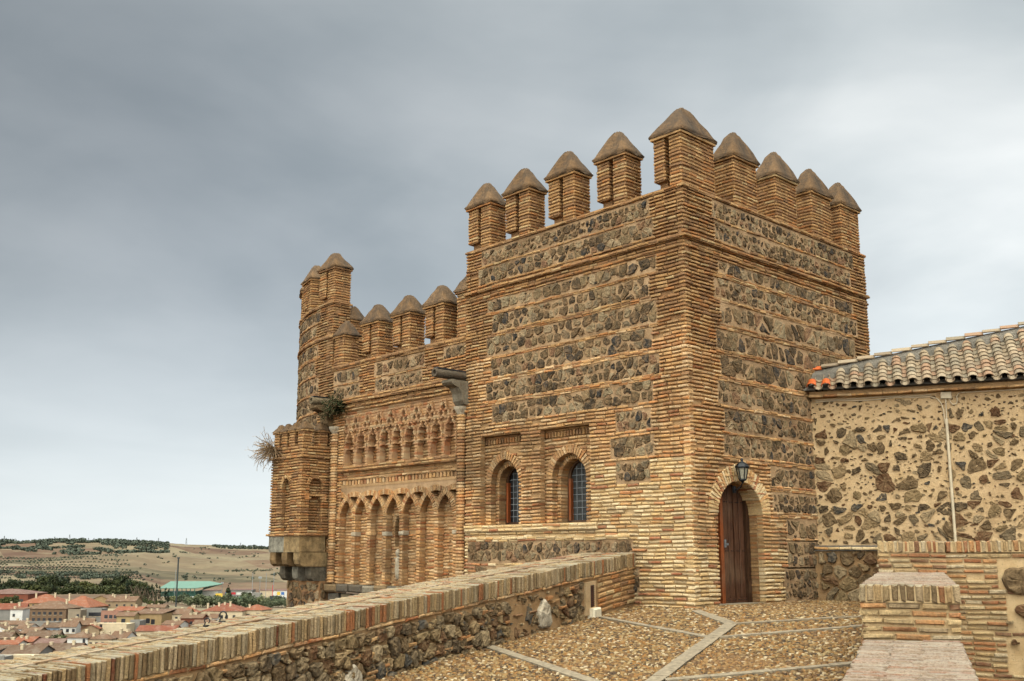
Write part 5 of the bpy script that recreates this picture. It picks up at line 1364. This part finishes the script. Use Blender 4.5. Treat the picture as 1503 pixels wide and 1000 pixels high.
H(107, 138, 925, 933, 950, 345, 'white', 'brown', 'hip', "bright white house with two windows and brown hip roof", wins=((.35, 2.2), (.82, 1.7)), rot=-.1, wm=(.9, 1.5))
H(138, 171, 928, 935, 948, 345, 'cream', 'brown', 'hip', "small cream house with four windows and brown hip roof", wins=W(4, 2.1, .12, .9), wm=(.9, 1.2))
H(167, 192, 924, 934, 942, 350, 'white', 'brown', 'gx', "small white fronted house with red brick gable at its left", rot=-.25, wins=((.6, 2.),), wm=(1.8, 1.))
H(207, 262, 916, 923, 940, 380, 'cream', 'red', 'gx', "cream house with long low red roof just above the parapet", wins=((.06, 3.2), (.3, 2.4), (.5, 2.4)), depth=8, chim=((.85, .5, .5),))
H(56, 122, 942, 952, 962, 320, 'brown', 'dark', 'gx', "long barn under a broad dark tiled roof", depth=11, name="barn", cat="barn", rot=.04)
H(62, 100, 935, 941, 952, 345, 'brown', 'mauve', 'gx', "building with mauve grey roof behind the long barn", depth=8)
H(14, 66, 945, 956, 966, 310, 'grey', 'dark', 'gx', "dark roofed barn with four small white skylights", depth=12, name="barn", cat="barn")
H(18, 58, 956, 959, 972, 290, 'cream', 'dark', 'flat', "cream wall below the barn with skylights", wins=((.05, 1.2),), depth=6, wm=(.9, .9))
H(-14, 19, 956, 960, 975, 285, 'grey', 'dark', 'flat', "grey block at the left edge above the parapet", depth=7)
H(-10, 12, 946, 950, 960, 315, 'grey', 'dark', 'shed', "lower grey shed at the left edge of the town", depth=7)
H(-8, 16, 914, 920, 928, 420, 'white', 'brown', 'gy', "white gabled house at the left edge with brown roof", wins=((.3, 1.8),))
H(12, 48, 909, 914, 922, 440, 'beige', 'brown', 'gx', "low beige house with long brown roof at the left", rot=.1)
H(30, 50, 913, 920, 927, 420, 'white', 'brown', 'gx', "white walled house with brown roof right of the long beige one", rot=-.3, wins=((.6, 1.8),))
H(16, 38, 919, 929, 936, 395, 'cream', 'brown', 'gy', "small cream house with steep gable", rot=.35, wins=((.5, 1.6),))
H(-4, 24, 925, 933, 938, 385, 'tan', 'dark', 'gx', "tan house with dark roof before the white gabled one")
H(38, 64, 918, 926, 934, 395, 'tan', 'brown', 'gx', "tan house under a wide brown roof right of the steep gable", rot=-.2, wins=((.3, 1.8),))
H(48, 92, 923, 933, 941, 375, 'beige', 'dark', 'gx', "long low house with greyish brown roof before the blue front", rot=.08)
H(4, 36, 937, 942, 952, 350, 'white', 'terra', 'gx', "white and pale blue house with terrace near the left edge", wins=W(4, 2.0), depth=7)
H(30, 58, 932, 938, 945, 365, 'pink', 'terra', 'gx', "pinkish house with flat light roof near the left edge", wins=((.4, 1.6), (.75, 1.6)), rot=-.1)
H(300, 359, 884, 895.5, 912, 520, 'cream', 'red', 'hip', "cream villa with red hip roof, chimneys and five windows", rot=.03, wins=((.30, 3.6), (.50, 3.6), (.62, 3.6), (.80, 3.6), (.90, 4.6)), chim=((.1, .25, .1), (.36, .3, .4), (.48, .4, .5), (.64, .3, .9)), depth=17, wm=(1.3, 1.8))
H(357, 388, 886, 894, 907, 528, 'cream', 'terra', 'hip', "veranda wing of the cream villa with low red roof", rot=-.2, wins=((.15, 4.2), (.40, 4.2), (.85, 3.6)), depth=12, wm=(2.6, 2.4), chim=((.3, .2, .2),))
H(244, 281, 892, 899, 911, 480, 'cream', 'brown', 'gx', "cream house with four windows behind the low brown roofs", wins=W(4, 2.6, .1, .75), rot=.04, depth=9)
H(268, 292, 889, 898, 905, 500, 'tan', 'terra', 'hip', "house with small orange hip roof left of the cream villa")
H(270, 301, 900, 905, 918, 430, 'red', 'brown', 'gx', "dark red fronted house with brown roof below the orange hip roof", wins=W(3, 2.6), depth=8)
H(243, 270, 909, 914, 924, 420, 'white', 'brown', 'gx', "white house with pale brown roof close above the parapet", rot=-.2)
H(288, 316, 908, 914, 922, 425, 'beige', 'brown', 'gx', "beige house with brown roof partly behind the coping", depth=8)
H(296, 322, 899, 905, 914, 455, 'white', 'brown', 'gx', "small white house before the cream villa", wins=((.3, 2.), (.6, 2.)), rot=.15)
H(218, 246, 886, 890, 897, 600, 'beige', 'brown', 'gx', "low beige house at the foot of the bare bank")
# small tree between the roofs
tree("garden_tree", 96, 352, 'green', .42, "small green tree between the white house and the long barn", "tree", zs=.8, dz=1.)
for i, px in enumerate((17, 26)): tree("courtyard_tree", px, 610, 'green', .55, ("left" if i == 0 else "right") + " tree of the pair before the red brick hall", "tree", "courtyard trees", dz=1)
# wall and rail of the park
# ================================================================== STADIUM AND MASTS
sd_ = tag(empty("stadium_stand", wpos(280, 985), AZF - math.pi / 2), "stadium grandstand with pale green cantilever roof on the plain", "grandstand")
M_GRN = flat("pale_green_metal", (.13, .23, .18), .6, 0, .3, .1); M_DGRN = flat("dark_green_metal", (.05, .12, .09), .7, 0, .5, .2)
kk = 985 / 1521; zb = sd_.location.z; X0, X1 = (237 - 280) * kk, (291 - 280) * kk; X2 = (325 - 280) * kk
zt = .88 + (815 - 854) * kk - zb; zf = .88 + (815 - 863) * kk - zb
g = G(); g.add([Vector(p) for p in ((X0, -2, zf), (X1, -2, zf), (X2, 8, zt - 2.0), (X1 + 6, 22, zt), (X0 + 3, 22, zt), (X0, -2, zf + .5), (X1, -2, zf + .5), (X2, 8, zt - 1.5), (X1 + 6, 22, zt + .5), (X0 + 3, 22, zt + .5))], [(0, 1, 2, 3, 4), (9, 8, 7, 6, 5), (0, 1, 6, 5), (1, 2, 7, 6), (2, 3, 8, 7), (3, 4, 9, 8), (4, 0, 5, 9)], 0)
g.build("roof", [M_GRN], sd_)
g = G(); wbox(g, X0 + 1, X1 - 1, 2, 22, -3, zf - 3, 0)
for i in range(9):
    x = X0 + 1.5 + (X1 - X0 - 3) * i / 8; wbox(g, x - .3, x + .3, -1.5, -.9, -3, zf, 0)
g.build("frame", [M_DGRN], sd_)
g = G()
for i in range(4): wbox(g, X0 + 2, X1 - 2, -1 + i * 1.2, .1 + i * 1.2, -2 + i * 0, .6 + i * 1.1, 0)
g.build("seating", [WMAT['white']], sd_)
g = G()
for i in range(7):
    f = i / 6; a = Vector((X1 - 1, 2 + f * 18, zf - 3)); b = Vector((X1 + (X2 - X1) * (1 - f * .8), 8 + f * 8, zt - 1.8)); tube(g, [a, b], .25, 4)
g.build("truss", [M_DGRN], sd_)
def mast(name, px, dep, ytop, r_, label, cat, mat, group=None, head=None):
    p = wpos(px, dep); h = .88 + (815 - ytop) * dep / 1521 - p.z
    e = tag(empty(name, p, AZF - math.pi / 2), label, cat, group)
    g = G(); tube(g, [Vector((0, 0, -1)), Vector((0, 0, h * .5)), Vector((0, 0, h))], r_, 6); g.build("pole", [mat], e)
    if head: g = G(); wbox(g, -head, head, -.3, .3, h - head * 1.0, h); g.build("lamp_head", [mat], e)
    return e
M_POLE = flat("dark_pole", (.05, .06, .06), .6); M_GREYP = flat("grey_pole", (.30, .32, .33), .6)
mast("floodlight_mast", 262, 700, 818, .50, "tall dark floodlight mast rising before the grandstand", "mast", M_POLE, head=.9)
mast("floodlight_mast", 259, 900, 836, .18, "thin pale mast just left of the tall dark one", "mast", M_GREYP)
for px, yt, lab, hd in ((328, 854, "leftmost of the short floodlight poles right of the grandstand", 1.2), (372, 840, "thin tall pole above the banner boards", None), (383, 846, "floodlight pole with crossbar above the banner boards", 1.6), (392, 841, "thin pole third from the bartizan", None), (403, 839, "thin pole nearest to the bartizan", None)):
    mast("light_pole", px, 1000, yt, .22, lab, "pole", M_GREYP, "poles at the sports ground", hd)
for i, (px, y0) in enumerate(((4, 787), (78, 788), (100, 785), (128, 790), (136, 790), (199, 789), (231, 790), (272, 790), (352, 797))):
    d = 3000; p = wpos(px, d); e = tag(empty("power_pylon", p, AZF), f"faint power pylon on the far ridge, {ORD[i]} from the left", "pylon", "pylons on the ridge")
    h = .88 + (815 - y0) * d / 1521 - p.z; g = G()
    for sx, sy in ((-1, -1), (1, -1), (1, 1), (-1, 1)): tube(g, [Vector((sx * 2.2, sy * 2.2, -3)), Vector((sx * .4, sy * .4, h))], .35, 4)
    for zz in (.72, .85): tube(g, [Vector((-4, 0, h * zz)), Vector((4, 0, h * zz))], .3, 4)
    g.build("lattice", [M_GREYP], e)
BC = {'white': WMAT['white'], 'yellow': flat("board_yellow", (.75, .52, .08)), 'red': flat("board_red", (.62, .05, .06)), 'blue': flat("board_blue", (.06, .16, .42)), 'green': flat("board_green", (.10, .35, .25)), 'black': M_POLE}
for px0, px1, y0, y1, d, c, lab in ((319, 329, 870, 875, 960, 'yellow', "yellow hoarding right of the grandstand"), (333, 339, 868, 871, 965, 'blue', "blue hoarding left of the red one"), (339.5, 348, 868.5, 871.5, 965, 'red', "red hoarding between blue and white"), (349, 364, 868.5, 872, 965, 'white', "long white hoarding at the sports ground"), (365, 372, 868, 872, 965, 'white', "short white hoarding right of the long one"),
                               (402, 408, 867.5, 872.5, 955, 'white', "white square board near the bartizan"), (408.5, 413, 867.5, 872.5, 955, 'yellow', "yellow square board near the bartizan"), (398, 414, 873.5, 881, 930, 'black', "black scoreboard box near the bartizan"), (352, 372, 875, 879, 940, 'green', "green court fence behind the riverside trees"), (414.5, 419, 868, 872, 955, 'blue', "dark blue board at the edge of the bartizan"), (372, 385, 869, 877, 950, 'grey', "grey roofed shed at the sports ground")):
    k = d / 1521; p = wpos((px0 + px1) / 2, d); w = (px1 - px0) * k
    e = tag(empty("hoarding", p, AZF - math.pi / 2), lab, "hoarding" if 'shed' not in lab else "shed", "hoardings at the sports ground")
    z0, z1 = .88 + (815 - y1) * k - p.z, .88 + (815 - y0) * k - p.z
    g = G(); wbox(g, -w / 2, w / 2, -.2, .2 if c != 'grey' else 6, z0, z1); g.build("panel", [BC.get(c, WMAT['grey'])], e)
    g = G(); wbox(g, -w / 2, -w / 2 + .3, .21, .5, -2, z1 * .9); wbox(g, w / 2 - .3, w / 2, .21, .5, -2, z1 * .9); g.build("post", [M_GREYP], e)
e = mast("flagpole", 402, 950, 858, .3, "red pole beside the white and yellow boards", "pole", BC['red'])
# low warehouse strip behind the boards
for i, (px0, px1, yt, c, lab) in enumerate(((296, 322, 866, 'white', "long white low shed behind the grandstand"), (340, 372, 865, 'grey', "long grey shed behind the hoardings"), (384, 402, 866, 'cream', "cream shed near the floodlight poles"), (404, 424, 866, 'white', "white shed at the edge of the bartizan"))):
    H(px0, px1, yt - 1, yt, 870, 1010, c, 'mauve', 'shed', lab, depth=14, name="warehouse", cat="warehouse", wins=())
# ================================================================== PLANTS ON THE GATEHOUSE
def twigs(name, loc, n, L_, up, mat, label, cat, seed, spread=1., outw=(-1, -.2), leaf=0):
    rs = random.Random(seed); e = tag(empty(name, loc), label, cat); g = G(); gl_ = G()
    for i in range(n):
        a = math.atan2(outw[1], outw[0]) + rs.gauss(0, spread); el = rs.gauss(up, .5); p = Vector((rs.uniform(-.04, .04), rs.uniform(-.1, .1), rs.uniform(-.03, .06))); pts = [p]; d = Vector((math.cos(a) * math.cos(el), math.sin(a) * math.cos(el), math.sin(el))); l = L_ * rs.uniform(.5, 1.1)
        for k in range(4): d = (d + Vector((rs.gauss(0, .22), rs.gauss(0, .22), rs.gauss(-.08, .2)))).normalized(); p = p + d * l / 4; pts.append(p)
        tube(g, pts, .0065, 4)
        for q in pts[1:]:
            for j in range(2):
                d2 = (d + Vector((rs.gauss(0, .8), rs.gauss(0, .8), rs.gauss(0, .8)))).normalized(); tube(g, [q, q + d2 * l * .16], .003, 3)
            for j in range(leaf):
                c = q + Vector((rs.gauss(0, .03), rs.gauss(0, .03), rs.gauss(0, .03))); t1 = Vector((rs.gauss(0, 1), rs.gauss(0, 1), rs.gauss(0, 1))).normalized() * .024; t2 = t1.cross(Vector((rs.gauss(0, 1), rs.gauss(0, 1), 1))).normalized() * .009
                gl_.add([c + t1, c + t2, c - t1, c - t2], [(0, 1, 2, 3)], 0)
    g.build("stems", [mat], e)
    if leaf: gl_.build("leaves", [M_GREEN], e)
M_DRY = flat("dry_stem", (.30, .20, .11), .9, 0, 20, .4)
twigs("dry_bush", (-.88, 12.75, 3.60), 110, .62, -.1, M_DRY, "dry brown bush sprouting from the parapet of the bartizan", "bush", 3, 1.0, (-1, .3))
twigs("wall_plant", (-.12, 11.0, 4.62), 90, .42, -.1, M_DRY, "green and brown grassy plant growing beside the left waterspout", "plant", 5, 1.1, (-1, -.6), leaf=14)

# ================================================================== LIGHT AND SKY
SUN_EL = rad(36); sun_dir_az = math.atan2(-.26, -.96)
sd2 = Vector((math.cos(sun_dir_az) * math.cos(SUN_EL), math.sin(sun_dir_az) * math.cos(SUN_EL), math.sin(SUN_EL)))
sl = bpy.data.lights.new("sun", 'SUN'); sl.energy = 1.5; sl.angle = rad(10); sl.color = (1, .92, .80)
so = bpy.data.objects.new("sun", sl); COL.objects.link(so); so.rotation_euler = (-sd2).to_track_quat('-Z', 'Y').to_euler()
w = bpy.data.worlds.new("World"); sc.world = w; w.use_nodes = True; nt = w.node_tree; nt.nodes.clear()
out = nd(nt, "ShaderNodeOutputWorld"); bg = nd(nt, "ShaderNodeBackground"); nt.links.new(bg.outputs[0], out.inputs[0])
sky = nd(nt, "ShaderNodeTexSky"); sky.sky_type = 'NISHITA'; sky.sun_disc = False; sky.sun_elevation = SUN_EL; sky.sun_rotation = math.pi / 2 - sun_dir_az
tc = nd(nt, "ShaderNodeTexCoord"); sp = nd(nt, "ShaderNodeSeparateXYZ"); nt.links.new(tc.outputs["Generated"], sp.inputs[0])
def dotp(v):
    n_ = nd(nt, "ShaderNodeVectorMath"); n_.operation = 'DOT_PRODUCT'; n_.inputs[1].default_value = v; nt.links.new(tc.outputs["Generated"], n_.inputs[0]); return n_.outputs["Value"]
# flattened cloud coordinates
zc_ = maths(nt, 'ADD', maths(nt, 'MAXIMUM', sp.outputs[2], 0), .16)
cx_ = maths(nt, 'DIVIDE', dotp(tuple(RH + FH * .45)), zc_); cy_ = maths(nt, 'DIVIDE', dotp(tuple(FH - RH * .45)), zc_)
cb = nd(nt, "ShaderNodeCombineXYZ"); nt.links.new(cx_, cb.inputs[0]); nt.links.new(maths(nt, 'MULTIPLY', cy_, .9), cb.inputs[1])
n1 = noise(nt, .62, 6, .48, cb.outputs[0], .5); n2 = noise(nt, 2.2, 5, .5, cb.outputs[0], .3)
cl = maths(nt, 'ADD', maths(nt, 'MULTIPLY', n1, .75), maths(nt, 'MULTIPLY', n2, .25))
ccol = ramp(nt, cl, [(.30, (.20, .240, .270)), (.46, (.31, .362, .395)), (.58, (.42, .472, .505)), (.72, (.54, .585, .61))])
rt_ = dotp(tuple(RH)); 
lr = ramp(nt, maths(nt, 'ADD', maths(nt, 'MULTIPLY', rt_, 1.), .5), [(.05, (.78, .78, .78)), (.32, (.94, .94, .94)), (.60, (1.1, 1.1, 1.1)), (.80, (1.4, 1.38, 1.35))])
ccol = mix(nt, ccol, lr, 1., 'MULTIPLY'); ccol = mix(nt, ccol, (1.05, 1.0, .955), 1., 'MULTIPLY')
hz = ramp(nt, sp.outputs[2], [(0., (1, 1, 1)), (.09, (.75, .75, .75)), (.24, (.18, .18, .18)), (.4, (0, 0, 0))])
ccol = mix(nt, ccol, (.74, .80, .82), maths(nt, 'MULTIPLY', hz, .85))
def pdir(px, py): return tuple((FH * 1521 + RH * (px - 751) + Vector((0, 0, 815 - py))).normalized())
for (px, py, c0, c1, gnn) in ((60, 330, .93, 1.0, (.90, .91, .925)), (420, 250, .965, 1.0, (.90, .91, .92)), (640, -60, .95, 1.0, (1.14, 1.13, 1.12)), (1340, 470, .93, 1.0, (1.42, 1.38, 1.35)), (250, 740, .95, 1.0, (1.28, 1.26, 1.25))):
    lob = ramp(nt, maths(nt, 'ADD', dotp(pdir(px, py)), maths(nt, 'MULTIPLY', maths(nt, 'SUBTRACT', n1, .5), .04)), [(c0, (1, 1, 1)), (c1 - .002, gnn)], 'EASE'); ccol = mix(nt, ccol, lob, 1., 'MULTIPLY')
zen = ramp(nt, sp.outputs[2], [(.50, (1, 1, 1)), (.85, (3.0, 3.0, 2.9))])
ccol = mix(nt, ccol, zen, 1., 'MULTIPLY')
sunside = ramp(nt, maths(nt, 'ADD', maths(nt, 'MULTIPLY', dotp(tuple(sd2)), .5), .5), [(.55, (1, 1, 1)), (.95, (5.4, 5.0, 4.5))])
ccol = mix(nt, ccol, sunside, 1., 'MULTIPLY')
gain = mix(nt, (0, 0, 0), ccol, .144)
skm = nd(nt, "ShaderNodeVectorMath"); skm.operation = 'SCALE'; skm.inputs[3].default_value = .002; nt.links.new(sky.outputs[0], skm.inputs[0])
add = nd(nt, "ShaderNodeVectorMath"); add.operation = 'ADD'; nt.links.new(gain, add.inputs[0]); nt.links.new(skm.outputs[0], add.inputs[1])
nt.links.new(add.outputs[0], bg.inputs[0]); bg.inputs[1].default_value = 1.
sc.view_settings.view_transform = 'Standard'; sc.view_settings.look = 'None'; sc.view_settings.exposure = 2.8; sc.view_settings.gamma = 1
# haze
HAZE = .00006
if HAZE:
    m = bpy.data.materials.new("haze"); m.use_nodes = True; nt = m.node_tree; nt.nodes.clear(); out = nd(nt, "ShaderNodeOutputMaterial"); pv = nd(nt, "ShaderNodeVolumePrincipled")
    pv.inputs["Color"].default_value = (.80, .86, .92, 1); pv.inputs["Density"].default_value = HAZE; nt.links.new(pv.outputs[0], out.inputs["Volume"])
    g = G(); wbox(g, CAM.x - 25000, CAM.x + 25000, CAM.y - 25000, CAM.y + 25000, -300, 420); tag(g.build("haze", [m]), "thin pale haze over the plain", "haze", kind="stuff")
sc.cycles.use_adaptive_sampling = True; sc.cycles.max_bounces = 5; sc.cycles.diffuse_bounces = 3; sc.cycles.volume_bounces = 0; sc.cycles.use_denoising = True
